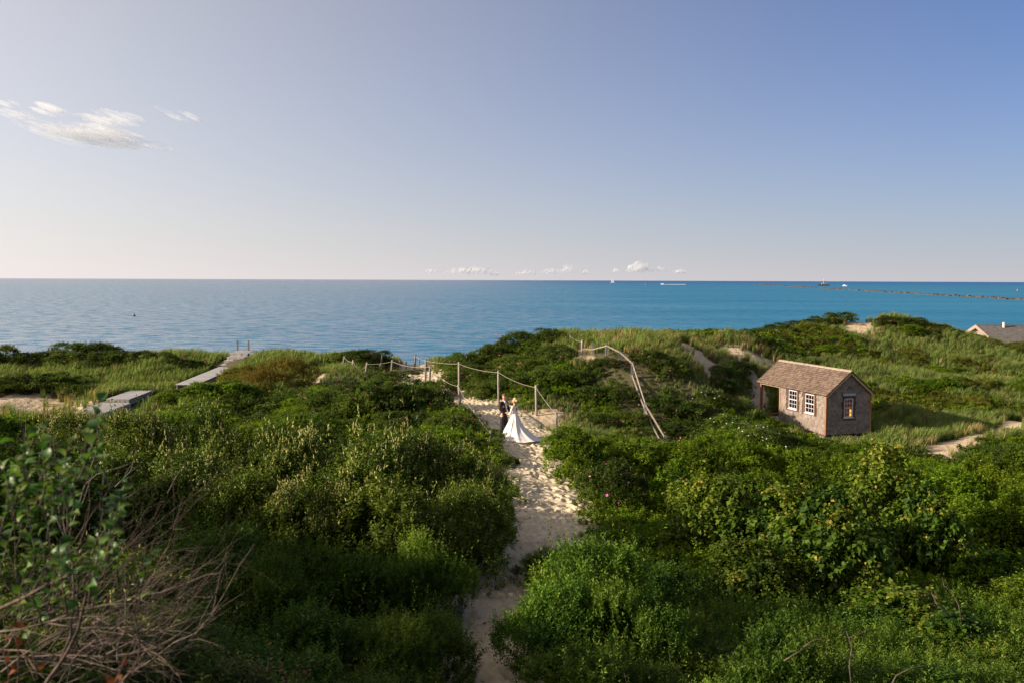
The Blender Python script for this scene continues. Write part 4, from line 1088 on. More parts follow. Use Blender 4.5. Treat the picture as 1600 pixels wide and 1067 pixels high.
# header boards, window casings and sashes
for a, b, c, d in FWIN:
    MB().box((-.03, a - .12, d + .045), (-.003, b + .12, HH - .012)).build('header_board', M['tan'], hut)
    for q in ((a - .125, a - .008), (b + .008, b + .125)):
        MB().box((-.034, q[0], c - .05), (-.003, q[1], d + .04)).build('shutter_board', M['brown'], hut)


def window(a, b, c, d, place, cols, rows):
    """A double-hung sash: frame and bars in one mesh, every pane a sub-part. place(u, z, out) -> hut space."""
    mb = MB()

    def bar(u0, u1, z0, z1, o0, o1):
        P = [place(u, z, o) for o in (o0, o1) for u, z in ((u0, z0), (u1, z0), (u1, z1), (u0, z1))]
        n = len(mb.v); mb.v += [Vector(p) for p in P]
        for q in ((3, 2, 1, 0), (4, 5, 6, 7), (0, 1, 5, 4), (1, 2, 6, 5), (2, 3, 7, 6), (3, 0, 4, 7)): mb.f.append(tuple(n + i for i in q))
    fr = .045
    bar(a + .002, a + fr, c + .002, d - .002, -.06, .012); bar(b - fr, b - .002, c + .002, d - .002, -.06, .012)
    bar(a + fr, b - fr, c + .002, c + fr + .01, -.06, .016); bar(a + fr, b - fr, d - fr, d - .002, -.06, .012)
    zm = (c + d) / 2; bar(a + fr, b - fr, zm - .022, zm + .022, -.045, .006)
    pw = (b - a - 2 * fr) / cols
    for i in range(1, cols): bar(a + fr + i * pw - .010, a + fr + i * pw + .010, c + fr, d - fr, -.036, -.012)
    panes = []
    for z0, z1 in ((c + fr + .01, zm - .022), (zm + .022, d - fr)):
        ph_ = (z1 - z0) / (rows // 2)
        for j in range(1, rows // 2): bar(a + fr, b - fr, z0 + j * ph_ - .010, z0 + j * ph_ + .010, -.034, -.014)
        for i in range(cols):
            for j in range(rows // 2): panes.append((a + fr + i * pw + .011, a + fr + (i + 1) * pw - .011, z0 + j * ph_ + .011, z0 + (j + 1) * ph_ - .011))
    bar(a - .05, b + .05, c - .045, c - .001, -.01, .05)
    o = mb.build('window', M['white'], hut)
    for u0, u1, z0, z1 in panes:
        p = MB(); p.face([place(u0, z0, -.024), place(u1, z0, -.024), place(u1, z1, -.024), place(u0, z1, -.024)]).build('pane', M['glass'], o)
    return o


for a, b, c, d in FWIN: window(a, b, c, d, lambda u, z, o: (-o, u, z), 3, 4)
for a, b, c, d in GWIN: window(a, b, c, d, lambda u, z, o: (u, -o, z), 3, 4)
a, b, c, d = GWIN[0]
for q in ((a - .075, a - .006), (b + .006, b + .075)): MB().box((q[0], -.03, c - .02), (q[1], -.003, d + .005)).build('casing', M['brown'], hut)
MB().box((a - .075, -.032, d + .008), (b + .075, -.003, d + .075)).build('casing', M['brown'], hut)
sg_ = MB().box((a - .10, -.065, d + .13), (b + .10, -.035, d + .25)); sg_.build('sign', M['sign'], hut)
for k in (-1, 1): MB().prism([(HW / 2, -.045, HH + .42), (HW / 2 + k * .16, -.045, HH + .20), (HW / 2 + k * .12, -.045, HH + .18), (HW / 2, -.045, HH + .34)][::k], (0, .02, 0)).build('gable_ornament', M['brown'], hut)
# roof
sl = math.atan2(HR, HW / 2); SLL = math.hypot(HR, HW / 2) + OE / math.cos(sl)
v0, v1 = -OR, TOT + OR
for side in (0, 1):
    def rp(s_, v, o, side=side):
        """Point s_ metres up the slope from the eave, v along, o out of the slope."""
        u = -OE + s_ * math.cos(sl) - o * math.sin(sl); z = HH - OE * math.tan(sl) + .02 + s_ * math.sin(sl) + o * math.cos(sl)
        return Vector((u, v, z)) if side == 0 else Vector((HW - u, v, z))
    mb = MB(); P = [rp(0, v0 + .01, 0), rp(SLL, v0 + .01, 0), rp(SLL, v0 + .01, .03), rp(0, v0 + .01, .03)]
    mb.prism(P, (0, v1 - v0 - .02, 0)).build('roof', M['brown'], hut)
    mb = MB(); ex, wd = .135, .125
    rows = int(SLL / ex)
    for r in range(rows + 1):
        s0 = r * ex - .03; v = v0 - random.uniform(0, .06)
        while v < v1:
            b_w = wd * random.uniform(.65, 1.35); a_, b2 = max(v, v0 - .012), min(v + b_w, v1 + .012)
            v += b_w + .004
            if b2 - a_ < .03: continue
            sb = s0 - random.uniform(0, .02); st = min(s0 + ex * 1.5, SLL); t = random.uniform(.026, .042) + (.014 if random.random() < .05 else 0)
            n = len(mb.v)
            for (ss_, vv, oo) in ((sb, a_, .032 + t), (sb, b2, .032 + t), (st, b2, .036), (st, a_, .036), (sb, a_, .031), (sb, b2, .031)): mb.v.append(rp(ss_, vv, oo))
            mb.f += [(n, n + 1, n + 2, n + 3), (n + 4, n + 5, n + 1, n), (n + 4, n, n + 3), (n + 1, n + 5, n + 2)]
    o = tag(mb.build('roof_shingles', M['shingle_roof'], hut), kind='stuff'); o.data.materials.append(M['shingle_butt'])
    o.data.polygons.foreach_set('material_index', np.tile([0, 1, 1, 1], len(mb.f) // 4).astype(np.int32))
    for vv in (v0 + .012, v1 - .04): MB().prism([rp(.01, vv, -.10), rp(SLL - .02, vv, -.10), rp(SLL - .02, vv, -.002), rp(.01, vv, -.002)], (0, .028, 0)).build('rake_board', M['tan'] if vv < 0 else M['cedar'], hut)
cap = MB().prism([(-.10, 0, -.075), (0, 0, .012), (.10, 0, -.075), (.088, 0, -.09), (0, 0, -.012), (-.088, 0, -.09)], (0, .125, .02)).mesh('ridge_shingle', M['shingle_ridge'])
zr = rp(SLL, 0, .055).z
v = v0 - .01
while v < v1 - .06:
    o = link('ridge_shingle', cap, hut); o.location = (HW / 2, v, zr + .02 + random.uniform(0, .006)); v += .118
# porch
for px_, py_ in ((.0, TOT - .12), (HW - .11, TOT - .12)): MB().box((px_, py_, .02), (px_ + .11, py_ + .11, HH - .14)).build('porch_post', M['cedar'], hut)
MB().box((-.004, HL + .07, HH - .14), (.10, TOT, HH - .005)).build('porch_beam', M['tan'], hut)
MB().box((HW - .10, HL + .07, HH - .14), (HW + .004, TOT, HH - .005)).build('porch_beam', M['tan'], hut)
MB().box((.105, TOT - .10, HH - .13), (HW - .105, TOT, HH - .01)).build('porch_beam', M['cedar'], hut)
pk = MB().box((0, 0, 0), (HW + .06, .125, .03)).mesh('porch_board', M['deck'])
for i in range(15): o = link('porch_board', pk, hut); o.location = (-.03, HL + .08 + i * .129, -.02)
MB().box((-.035, HL + .07, -.20), (.0, TOT + .02, -.022)).build('rim_board', M['cedar'], hut)
MB().box((-.0, TOT - .02, .10), (HW, TOT + .01, .2)).build('porch_rail', M['cedar'], hut)
# base: band board, slatted skirt, corner piers
MB().box((-.035, 0, -.13), (-.005, HL, -.012)).build('band_board', M['brown'], hut)
for i in range(6): MB().box((-.02, .02, -.195 - i * .075), (-.002, HL, -.145 - i * .075), jit=.002).build('skirt_slat', M['wood_grey'], hut)
for i in range(6): MB().box((.02, -.02, -.195 - i * .075), (HW, -.002, -.145 - i * .075), jit=.002).build('skirt_slat', M['wood_grey'], hut)
MB().box((0.0, .0, -.8), (HW, HL, -.62)).build('foundation', M['timber'], hut)
for px_, py_ in ((.02, .02), (HW - .14, .02), (.02, TOT - .14), (HW - .14, TOT - .14)): MB().box((px_, py_, -1.0), (px_ + .12, py_ + .12, -.03)).build('pier', M['timber'], hut)
# steps cut in the sand behind the porch
cA_, sA_ = math.cos(HA), math.sin(HA)
for i in range(5):
    u, v = -.55 + .18 * i, TOT + .5 + i * .55
    x_, y_ = HX + u * cA_ - v * sA_, HY + u * sA_ + v * cA_
    z_ = HZ + .22 + i * .27
    o = MB().box((-.6, -.11, -.10), (.6, .11, .10), jit=.012).build('timber_step', M['timber'])
    o.location = (x_, y_, max(z_, Hf(x_, y_) + .02)); o.rotation_euler = (0, 0, HA + .2)
    tag(o, ['lowest dark timber step on the sand behind the hut porch', 'second timber step up from the hut porch', 'third timber step up from the hut porch', 'fourth timber step up the sandy bank behind the hut porch', 'topmost timber step on the bank behind the hut porch'][i], 'step', 'timber steps behind the hut porch')

# ------------------------------------------------------------------ far house on the right
hs = empty('beach_house', (at(1525, 508, 105).x, 105, 0))
tag(hs, 'grey-roofed beach house half hidden behind the dune at the right edge', 'house')
zr = at(1525, 508, 105).z; pit = math.tan(R(21)); dep = 6.2; ze = zr - dep * pit; LN = 26
MB().box((.5, -dep + .5, 2.6), (LN - .5, dep - .5, ze + .1)).build('wall', M['house_wall'], hs)
MB().prism([(.5, -dep + .5, ze + .1), (.5, dep - .5, ze + .1), (.5, 0, zr - .15)], (.2, 0, 0)).build('gable_wall', M['house_wall'], hs)
for s_ in (-1, 1):
    MB().prism([(0, s_ * dep, ze), (0, 0, zr), (0, 0, zr - .18), (0, s_ * dep, ze - .18)][::s_], (LN, 0, 0)).build('roof', M['asphalt_roof'], hs)
    MB().prism([(-.06, s_ * dep, ze + .02), (-.06, 0, zr + .02), (-.06, 0, zr - .36), (-.06, s_ * dep, ze - .36)][::s_], (.055, 0, 0)).build('rake_trim', M['cream'], hs)
wf = MB(); wf.prism([(.44, .95 * math.cos(PI * i / 12), zr - 1.75 + .85 * math.sin(PI * i / 12)) for i in range(13)], (.05, 0, 0)); wo = wf.build('fan_window', M['white'], hs)
for i in range(4): a0, a1 = PI * i / 4 + .1, PI * (i + 1) / 4 - .1; MB().prism([(.43, .72 * math.cos(a0), zr - 1.70 + .62 * math.sin(a0)), (.43, .72 * math.cos((a0 + a1) / 2), zr - 1.70 + .62 * math.sin((a0 + a1) / 2)), (.43, .72 * math.cos(a1), zr - 1.70 + .62 * math.sin(a1)), (.43, .12 * math.cos((a0 + a1) / 2), zr - 1.70 + .1)], (.012, 0, 0)).build('pane', M['glass'], wo)
MB().tube([(2.9, -.6, zr - .4), (2.9, -.6, zr + .35)], .16, 10).build('vent_pipe', M['pipe'], hs)
MB().box((0, -.12, zr - .03), (LN, .12, zr + .04)).build('ridge_cap', M['asphalt_roof'], hs)

# ------------------------------------------------------------------ boardwalk
PLK = {}


def plank(parent, x, y, z, w_, d_=.135, th=.04, name='plank'):
    key = (round(w_, 2), round(d_, 3))
    if key not in PLK: PLK[key] = MB().box((-w_ / 2, 0, -th), (w_ / 2, d_ - .012, 0)).mesh('plank', M['deck'])
    o = link(name, PLK[key], parent)
    o.location = (x + random.uniform(-.01, .01), y, z + random.uniform(-.004, .004)); o.rotation_euler = (random.uniform(-.01, .01), 0, random.uniform(-.006, .006))
    return o


bw = empty('boardwalk', (-18.0, 48, 6.9))
bw.location = (0, 0, 0)
tag(bw, 'long grey boardwalk with steps up to the dune crest, two posts at its top', 'boardwalk')
Wd_ = 1.17
yA, yB = 49.0, 58.4          # level run
xA, xB = at(291, 600, yA).x, at(356, 573, yB).x
zA, zB = at(291, 600, yA).z, at(356, 573, yB).z
n = int((yB - yA) / .14)
for i in range(n): t = i / n; plank(bw, xA + (xB - xA) * t, yA + (yB - yA) * t, zA + (zB - zA) * t, Wd_, .14)
for s_ in (-1, 1): MB().prism([(xA + s_ * (Wd_ / 2 - .08) - .02, yA, zA - .045), (xB + s_ * (Wd_ / 2 - .08) - .02, yB, zB - .045), (xB + s_ * (Wd_ / 2 - .08) - .02, yB, zB - .27), (xA + s_ * (Wd_ / 2 - .08) - .02, yA, zA - .27)][::-1], (.04, 0, 0)).build('stringer', M['wood_grey'], bw)
stp = [(361, 568.5, 59.2), (365.5, 562.5, 60.0), (370.5, 556.8, 60.8)]
for (px, py, Y_) in stp:
    p = at(px, py, Y_)
    for k in range(2): plank(bw, p.x, p.y - .3 + k * .29, p.z, Wd_, .285, .05, 'step_board')
    MB().box((p.x - Wd_ / 2 + .03, p.y + .27, p.z - .02), (p.x + Wd_ / 2 - .03, p.y + .295, p.z + .20)).build('riser', M['wood_grey'], bw)
    MB().box((p.x - Wd_ / 2 + .03, p.y - .33, p.z - .3), (p.x + Wd_ / 2 - .03, p.y - .305, p.z - .05)).build('riser', M['wood_grey'], bw)
p = at(378, 550.3, 61.6)
for k in range(9): plank(bw, p.x + .05 * k / 9, p.y - .3 + k * .14, p.z + .01 * k, Wd_, .14)
for px in (371.3, 388.5):
    q = at(px, 548, 62.3); MB().box((q.x - .045, q.y - .045, q.z - .6), (q.x + .045, q.y + .045, at(px, 532, 62.3).z)).build('post', M['post_dark'], bw)

ld = empty('boardwalk_landing', (0, 0, 0))
tag(ld, 'low grey landing of two plank platforms by the bare sand patch', 'landing')
for (pxa, pya, Ya, pxb, pyb, Yb, ww, th) in ((184, 623, 44.9, 221, 609.6, 48.5, 1.17, .16), (140, 643.5, 42.6, 181, 628.5, 44.7, 1.5, .16)):
    a, b = at(pxa, pya, Ya), at(pxb, pyb, Yb)
    n = int((b.y - a.y) / .14)
    for i in range(n): t = i / n; q = a.lerp(b, t); plank(ld, q.x, q.y, q.z, ww, .14)
    for s_ in (-1, 1): MB().prism([(a.x + s_ * (ww / 2 - .03) - .02, a.y, a.z - .045), (b.x + s_ * (ww / 2 - .03) - .02, b.y, b.z - .045), (b.x + s_ * (ww / 2 - .03) - .02, b.y, b.z - .30), (a.x + s_ * (ww / 2 - .03) - .02, a.y, a.z - .30)][::-1], (.04, 0, 0)).build('stringer', M['wood_grey'], ld)
    MB().box((a.x - ww / 2 + .02, a.y - .03, a.z - .28), (a.x + ww / 2 - .02, a.y - .002, a.z - .045)).build('fascia', M['wood_grey'], ld)

# ------------------------------------------------------------------ rope fence


def post_mesh(h, r, lean, mat, name='rope_post'):
    mb = MB(); n = 9
    pts = [(lean[0] * t, lean[1] * t, -.5 + (h + .5) * t) for t in np.linspace(0, 1, 5)]
    mb.tube(pts, [r * 1.05, r * random.uniform(.95, 1.05), r, r * .98, r * .93], n)
    me = mb.mesh(name, mat, True)
    f = np.zeros(len(mb.f), bool); f[:-2] = True; me.polygons.foreach_set('use_smooth', f)
    return me


def rope_post(pxt, pyt, pxb, Y, label, group, mat='post', r=.065, hmax=2.2):
    T = at(pxt, pyt, Y); B = at(pxb, 600, Y)
    z0 = Hf(B.x, Y)
    o = link('rope_post', post_mesh(T.z - z0, r, (T.x - B.x, 0), M[mat])); o.location = (B.x, Y, z0)
    tag(o, label, 'post', group)
    return T


def rope(pts, label, sags, rad=.0105):
    """One rope hung from post to post."""
    P = []
    for (a, b), sg_ in zip(zip(pts[:-1], pts[1:]), sags):
        for i in range(9):
            t = i / 9; q = a.lerp(b, t); q.z -= sg_ * 4 * t * (1 - t); P.append(q)
    P.append(pts[-1])
    o = MB().tube(P, rad, 6).build('rope', M['rope'], None, True)
    tag(o, label, 'rope', 'ropes strung along the path')


GP = 'rope posts along the path'
dn = Vector((0, -.075, -.1))
f1 = rope_post(672.4, 570, 669.5, 52.5, 'shorter leaning post of the pale pair beside the rose mound', GP)
f2 = rope_post(716.5, 600, 721, 45.6, 'rope post standing in sand left of the groom, nearer of two in line', GP)
f3 = rope_post(741.4, 639.5, 741.5, 41.2, 'slim rope post at the left edge of the sand, below the groom', GP, r=.055)
f4 = rope_post(766.8, 672.5, 768, 37.0, 'lowest left rope post, dark-topped, in the catkin shrubs', GP, 'post_dark', r=.06)
e4 = Vector((f4.x + .12, f4.y - 1.1, f4.z - 1.25))
b0 = rope_post(649, 554, 647.3, 62.0, 'dark upright post at the beach gap with a rope to the pale pair', GP, 'post_dark')
b1 = rope_post(665.4, 560.6, 664, 53.8, 'taller upright post of the pale pair beside the rose mound', GP)
b2 = rope_post(717, 565.2, 717.8, 50.2, 'tall rope post at the back of the path, left of the groom', GP, r=.062)
b3 = rope_post(778.8, 578.3, 779.6, 46.9, 'rope post directly behind the groom', GP)
b4 = rope_post(837.5, 601.5, 838.8, 44.6, 'rope post on the sand right of the bride', GP)
b5 = rope_post(869, 643.5, 870, 39.6, 'short grey rope post in the grass right of the bride', GP, 'post_dark')
b6 = rope_post(880.2, 676.5, 880.5, 35.6, 'lowest right rope post, sunk in the bright green shrub', GP, 'post', r=.06)
e6 = Vector((b6.x + .15, b6.y - .9, b6.z - .75))
a4 = rope_post(613, 562, 609.5, 56.5, 'pale leaning post above the crest of the rose mound', GP)
a3 = rope_post(573.5, 566, 570, 57.0, 'short pale leaning post left on the rose mound', GP)
a2 = rope_post(552, 562, 549.5, 58.0, 'leaning post second from the left end of the rope', GP)
a1 = rope_post(538.5, 556, 534, 59.0, 'leaning brown post at the left end of the rope', GP, 'post_dark')
a0 = rope_post(557.2, 556, 556, 63.0, 'thin dark post behind the leaning posts', GP, 'post_dark', r=.05)
ac = rope_post(597.5, 554, 591.5, 60.5, 'tilted post behind the pale leaning one', GP, 'post')
for (t_, b_, c_, Y_, lb) in ((611, 559, 611, 62, 'dark post touching the pale leaning post'), (620, 560, 620, 62, 'dark post first in the row by the beach gap'), (625, 560.5, 624.5, 61, 'brown post second in the row by the beach gap'), (634.7, 565, 634.5, 62, 'grey post in the middle of the row by the beach gap'),
                             (639.6, 571, 639.5, 62.5, 'short thin post in the row by the beach gap'), (646, 572, 646, 61, 'short brown post at the right of the row by the beach gap'), (655, 560, 655.3, 64, 'distant post behind the pale pair')):
    rope_post(t_, b_, c_, Y_, lb, 'weathered posts by the beach gap', 'post_dark', r=.05)
rope([f1 + dn, f2 + dn, f3 + dn, f4 + dn, e4], 'rope sloping down the left side of the path past the groom', [.22, .12, .05, .02])
rope([b0 + dn, b1 + dn, b2 + dn, b3 + dn, b4 + dn, b5 + dn, b6 + dn, e6], 'rope along the back of the path over the couple and down the right', [.05, .06, .10, .12, .05, .04, .02])
rope([a1 + dn, a2 + dn, a3 + dn, a4 + dn, f1 + dn], 'sagging rope between the leaning posts on the rose mound', [.12, .42, .06, .16])
rope([a0 + dn, ac + dn], 'rope behind the leaning posts against the dark bush', [.15])
# small posts on the crest behind the big mound
q1 = rope_post(891, 523, 891.5, 57.5, 'small dark post with a rope behind the big rose mound', 'small posts by the grassy knoll', 'post_dark', r=.05)
q2 = rope_post(909.5, 531.5, 909.5, 54.5, 'small grey post at the foot of the grassy knoll', 'small posts by the grassy knoll', 'post', r=.07)
rope([q1 + dn, q2 + dn], 'short rope at the foot of the grassy knoll', [.08])

# ------------------------------------------------------------------ split rail fence
rf = empty('rail_fence', (0, 0, 0))
tag(rf, 'weathered split-rail fence bending over the dune and down to the green shrubs', 'fence')
FP = [(912, 545.0, 52.5), (926, 536, 52.0), (948.5, 537.5, 51.2), (969, 546.5, 50.0), (988.5, 564.5, 48.4), (1009, 629, 45.0), (1039.5, 680.5, 41.6), (1051, 697, 40.6)]
tops = [at(*q) for q in FP]
for q in tops[1:7]:
    z0 = Hf(q.x, q.y); hh = max(q.z - z0, .25)
    MB().box((q.x - .075, q.y - .06, z0 - .4), (q.x + .075, q.y + .06, z0 + hh), jit=.012).build('post', M['post_dark'] if random.random() < .6 else M['post'], rf)
RL = [(912, 545.5), (926, 546.3), (948.5, 540.5), (969, 550.5), (988.5, 568), (1009, 633), (1039.5, 684), (1051, 698)]
for i in range(7):
    a, b = at(*RL[i], FP[i][2] - .1), at(*RL[i + 1], FP[i + 1][2] - .1); d = (b - a).normalized() * .12
    MB().tube([a - d * .5, a.lerp(b, .35) + Vector((0, 0, .008)), a.lerp(b, .7), b + d * .5], [.038, .050, .046, .038], 5).build('rail', M['rail'], rf)
RL2 = [(987, 584, 48.5), (1008, 640, 45.1), (1034, 693, 41.9)]
for i in range(2):
    a, b = at(*RL2[i]), at(*RL2[i + 1])
    MB().tube([a, a.lerp(b, .5) - Vector((0, 0, .03)), b], [.04, .05, .04], 5).build('rail', M['rail'], rf)

# ------------------------------------------------------------------ out at sea
def sea_at(px, py):
    d = CROT @ Vector(((px - 800) / FPX, (533.5 - py) / FPX, -1.0)); return CAM + d * (-CAM.z / d.z)


brk = []
for i in range(420):
    t = i / 419; a = Vector((330, 470, 0)); b = Vector((900, 3350, 0)); q = a.lerp(b, t ** 1.25)
    brk.append(q)
mb = MB()
for q in brk:
    for k in range(3):
        s_ = random.uniform(.8, 1.6) * (1 + q.y / 3000); c = q + Vector((random.uniform(-3, 3), random.uniform(-5, 5), random.uniform(-.8, .4)))
        Mt = Matrix.Translation(c) @ Matrix.Rotation(random.uniform(0, 3), 4, 'Z') @ Matrix.Rotation(random.uniform(-.3, .3), 4, 'X')
        mb.box((-s_, -s_ * .8, -s_ * .6), (s_, s_ * .8, s_ * .55), Mt, jit=s_ * .18)
tag(mb.build('breakwater', M['rock']), 'long low stone breakwater running out across the sea on the right', 'breakwater', None, 'stuff')

p = sea_at(957, 440.2); p = CAM + (p - CAM) * (4500 / p.y); p.z = 0
sb = empty('sailboat', p); tag(sb, 'tiny white sailboat on the horizon under the tallest cloud', 'sailboat')
MB().prism([(-9, -2, .2), (10, 0, .6), (-9, 2, .2)], (0, 0, 2.2)).build('hull', M['hull'], sb)
MB().tube([(0, 0, 2), (0, 0, 24)], .3, 6).build('mast', M['pipe'], sb)
MB().prism([(-.4, 0, 4), (-8, 0, 4), (-.4, 0, 23)], (0, .2, 0)).build('sail', M['sail'], sb); MB().prism([(.5, 0, 4), (9, 0, 3), (.5, 0, 20)], (0, .2, 0)).build('sail', M['sail'], sb)
p = sea_at(1035, 441.3); p = CAM + (p - CAM) * (3000 / p.y); p.z = 0
mo = empty('motorboat', p); tag(mo, 'small white motorboat speeding on the horizon with a white wake', 'motorboat')
MB().prism([(4, -1.8, 0.1), (-6, -.2, .3), (-6, .2, .3), (4, 1.8, .1)], (0, 0, 2.2)).build('hull', M['hull'], mo); MB().box((-1, -1.3, 2.2), (3, 1.3, 4.2)).build('cabin', M['hull'], mo)
o = MB().prism([(p.x + 3, p.y - 1, .02), (p.x + 75, p.y - 7, .02), (p.x + 75, p.y + 7, .02), (p.x + 3, p.y + 1, .02)], (0, 0, 1.0)).build('wake', M['foam']); tag(o, 'white wake trailing right behind the motorboat', 'wake', None, 'stuff')
p = sea_at(1287, 444.5); p = CAM + (p - CAM) * (2600 / p.y); p.z = 0
tb = empty('work_boat', p); tag(tb, 'dark workboat with a tower, just behind the far end of the breakwater', 'boat')
MB().prism([(-15, -3, .1), (-17, -3, 3.4), (17, -3, 3.4), (14, -3, .1)], (0, 6, 0)).build('hull', M['buoy_dark'], tb); MB().box((-6, -2.4, 3.4), (8, 2.4, 7.5)).build('deckhouse', M['cream'], tb); MB().tube([(0, 0, 7.5), (0, 0, 20)], [1.2, .8], 6).build('mast', M['pipe'], tb); MB().box((-2, -1.2, 11.5), (2, 1.2, 14)).build('wheelhouse', M['cream'], tb)
p = sea_at(1320, 445.0); p = CAM + (p - CAM) * (2400 / p.y); p.z = 0
ob = empty('small_boat', p); tag(ob, 'small white boat right of the dark workboat', 'boat')
MB().prism([(-5, -1.6, .1), (5, -1.6, .1), (6.5, 0, 2.2), (-5.5, 0, 2.2)], (0, 3, 0)).build('hull', M['hull'], ob); MB().box((-2, -1, 2.2), (1.5, 1.6, 4.6)).build('cabin', M['hull'], ob)


def buoy(px, py, Y, s_, mat, label):
    p = sea_at(px, py)
    if Y: p = CAM + (p - CAM) * (Y / p.y)
    p.z = 0
    b = empty('buoy', p); tag(b, label, 'buoy', 'buoys on the sea')
    MB().tube([(0, 0, -.3 * s_), (0, 0, .2 * s_), (0, 0, .55 * s_), (0, 0, .7 * s_)], [.35 * s_, .5 * s_, .42 * s_, .12 * s_], 10).build('float', M[mat], b, True)
    MB().tube([(0, 0, .68 * s_), (0, 0, 1.5 * s_)], [.09 * s_, .07 * s_], 6).build('mast', M[mat], b)


buoy(1009, 441.5, 2800, 4.2, 'buoy_red', 'tiny red buoy between the sailboat and the motorboat')
buoy(210, 494.5, None, .85, 'buoy_dark', 'dark float bobbing on the sea at the left')
buoy(1590, 452, 1350, 2.6, 'buoy_red', 'red marker above the breakwater at the right edge')

# ------------------------------------------------------------------ clouds


def vapour(name, a0, a1, scale, stretch):
    """Thin veils of white vapour, torn by noise; a cloud is many of them one over the other."""
    m, n, l, b = newmat(name); n.remove(b)
    df = n.new('ShaderNodeBsdfDiffuse'); df.inputs[0].default_value = (.92, .90, .88, 1)
    tl_ = n.new('ShaderNodeBsdfTranslucent'); tl_.inputs[0].default_value = (.92, .90, .88, 1)
    s1 = n.new('ShaderNodeMixShader'); s1.inputs[0].default_value = .5; l.new(df.outputs[0], s1.inputs[1]); l.new(tl_.outputs[0], s1.inputs[2])
    t = n.new('ShaderNodeTexCoord'); mp = n.new('ShaderNodeMapping'); mp.inputs['Scale'].default_value = stretch; l.new(t.outputs['Object'], mp.inputs[0])
    no = n.new('ShaderNodeTexNoise'); no.inputs['Scale'].default_value = scale; no.inputs['Detail'].default_value = 3; l.new(mp.outputs[0], no.inputs['Vector'])
    mr = n.new('ShaderNodeMapRange'); mr.inputs[1].default_value = .35; mr.inputs[2].default_value = .7; mr.inputs[3].default_value = a0; mr.inputs[4].default_value = a1; l.new(no.outputs['Fac'], mr.inputs[0])
    tr = n.new('ShaderNodeBsdfTransparent'); s2 = n.new('ShaderNodeMixShader'); l.new(mr.outputs[0], s2.inputs[0]); l.new(tr.outputs[0], s2.inputs[1]); l.new(s1.outputs[0], s2.inputs[2])
    l.new(s2.outputs[0], n['Material Output'].inputs['Surface'])
    return m


M['cloud'] = vapour('cloud_vapour', .02, .14, .008, (1, 1, 1.5))
M['cloud_thin'] = vapour('thin_cloud_vapour', 0.03, .12, .010, (1, 1, 4))


def cloud(px, py, wpx, hpx, Y, lumps, label, group, thin=False, seed=0):
    """A closed lumpy body of vapour, size given as seen from the viewpoint."""
    rd = random.Random(seed)
    c = at(px, py, Y); s_ = Y / FPX; Wc, Hc = wpx * s_, hpx * s_
    bm = bmesh.new()
    for i in range(int(lumps * (1.0 if thin else 2.5))):
        t = max(-.5, min(.5, rd.gauss(0, .22))); env = 1 - (2 * t) ** 2 * .9
        if thin: rx, ry, rz_ = Wc * rd.uniform(.05, .16), Wc * rd.uniform(.35, .7), Hc * rd.uniform(.06, .22) * (.4 + env); z = rd.uniform(-.4, .32) * Hc * env
        else: r0 = Hc * rd.uniform(.12, .42) * (.35 + .75 * env); rx, ry, rz_ = r0 * rd.uniform(1, 1.7), r0 * 1.2, r0 * .85; z = rz_ * .7 + rd.uniform(0, .62) * Hc * env * env - Hc * .45
        m_ = Matrix.Translation((t * Wc, rd.uniform(-.12, .12) * Wc * .5, z)) @ Matrix.Rotation(rd.uniform(-.08, .08), 4, 'Y') @ Matrix.Diagonal((rx, ry, rz_, 1))
        bmesh.ops.create_icosphere(bm, subdivisions=2, radius=1.0, matrix=m_)
    me = bpy.data.meshes.new('cloud'); bm.to_mesh(me); bm.free(); me.polygons.foreach_set('use_smooth', np.ones(len(me.polygons), bool))
    o = link('cloud', me, None, [M['cloud_thin'] if thin else M['cloud']]); o.location = c
    tag(o, label, 'cloud', group)
    return o


GC, GT = 'small cumulus clouds along the horizon', 'thin bright clouds high on the left'
YC = 24000
for i, (px, py, a, b, n, lb) in enumerate(((676, 424, 40, 7, 9, 'faint left end of the cloud row on the horizon'), (738, 423, 90, 13, 24, 'wide bumpy cloud left of centre on the horizon'), (775, 429, 30, 6, 8, 'low cloud scrap right under the wide bumpy cloud'), (822, 426, 36, 9, 10, 'pale cloud between two brighter ones on the horizon'),
                                           (862, 424, 36, 9, 10, 'small cloud left of the middle puff'), (887, 421, 26, 13, 9, 'middle puff of the cloud row on the horizon'), (915, 425, 28, 9, 8, 'small cloud right of the middle puff'), (963, 423, 20, 8, 7, 'small round cloud left of the tallest one'), (999, 418, 36, 17, 16, 'tallest brightest cloud of the row, over the sailboat'), (1030, 421, 30, 8, 8, 'flat cloud right of the tallest one'), (1062, 424, 26, 8, 8, 'last small cloud at the right end of the row'))):
    cloud(px, py, a, b, YC, n, lb, GC, False, i + 3)
for i, (px, py, a, b, n, lb) in enumerate(((8, 162, 36, 10, 8, 'thin cloud cut by the left edge, uppermost'), (72, 170, 72, 14, 12, 'thin cloud streak second from the left edge'), (30, 179, 80, 9, 10, 'narrow cloud streak low at the left edge'), (178, 185, 96, 15, 14, 'thin cloud above the largest left cloud'), (165, 209, 190, 32, 30, 'largest flat cloud high on the left'), (282, 181, 66, 13, 12, 'separate slanting cloud wisp right of the others'))):
    o = cloud(px, py, a, b, 7000, n, lb, GT, True, i + 31)
    if i == 5: o.rotation_euler = (0, R(9), 0)
# ------------------------------------------------------------------ the couple


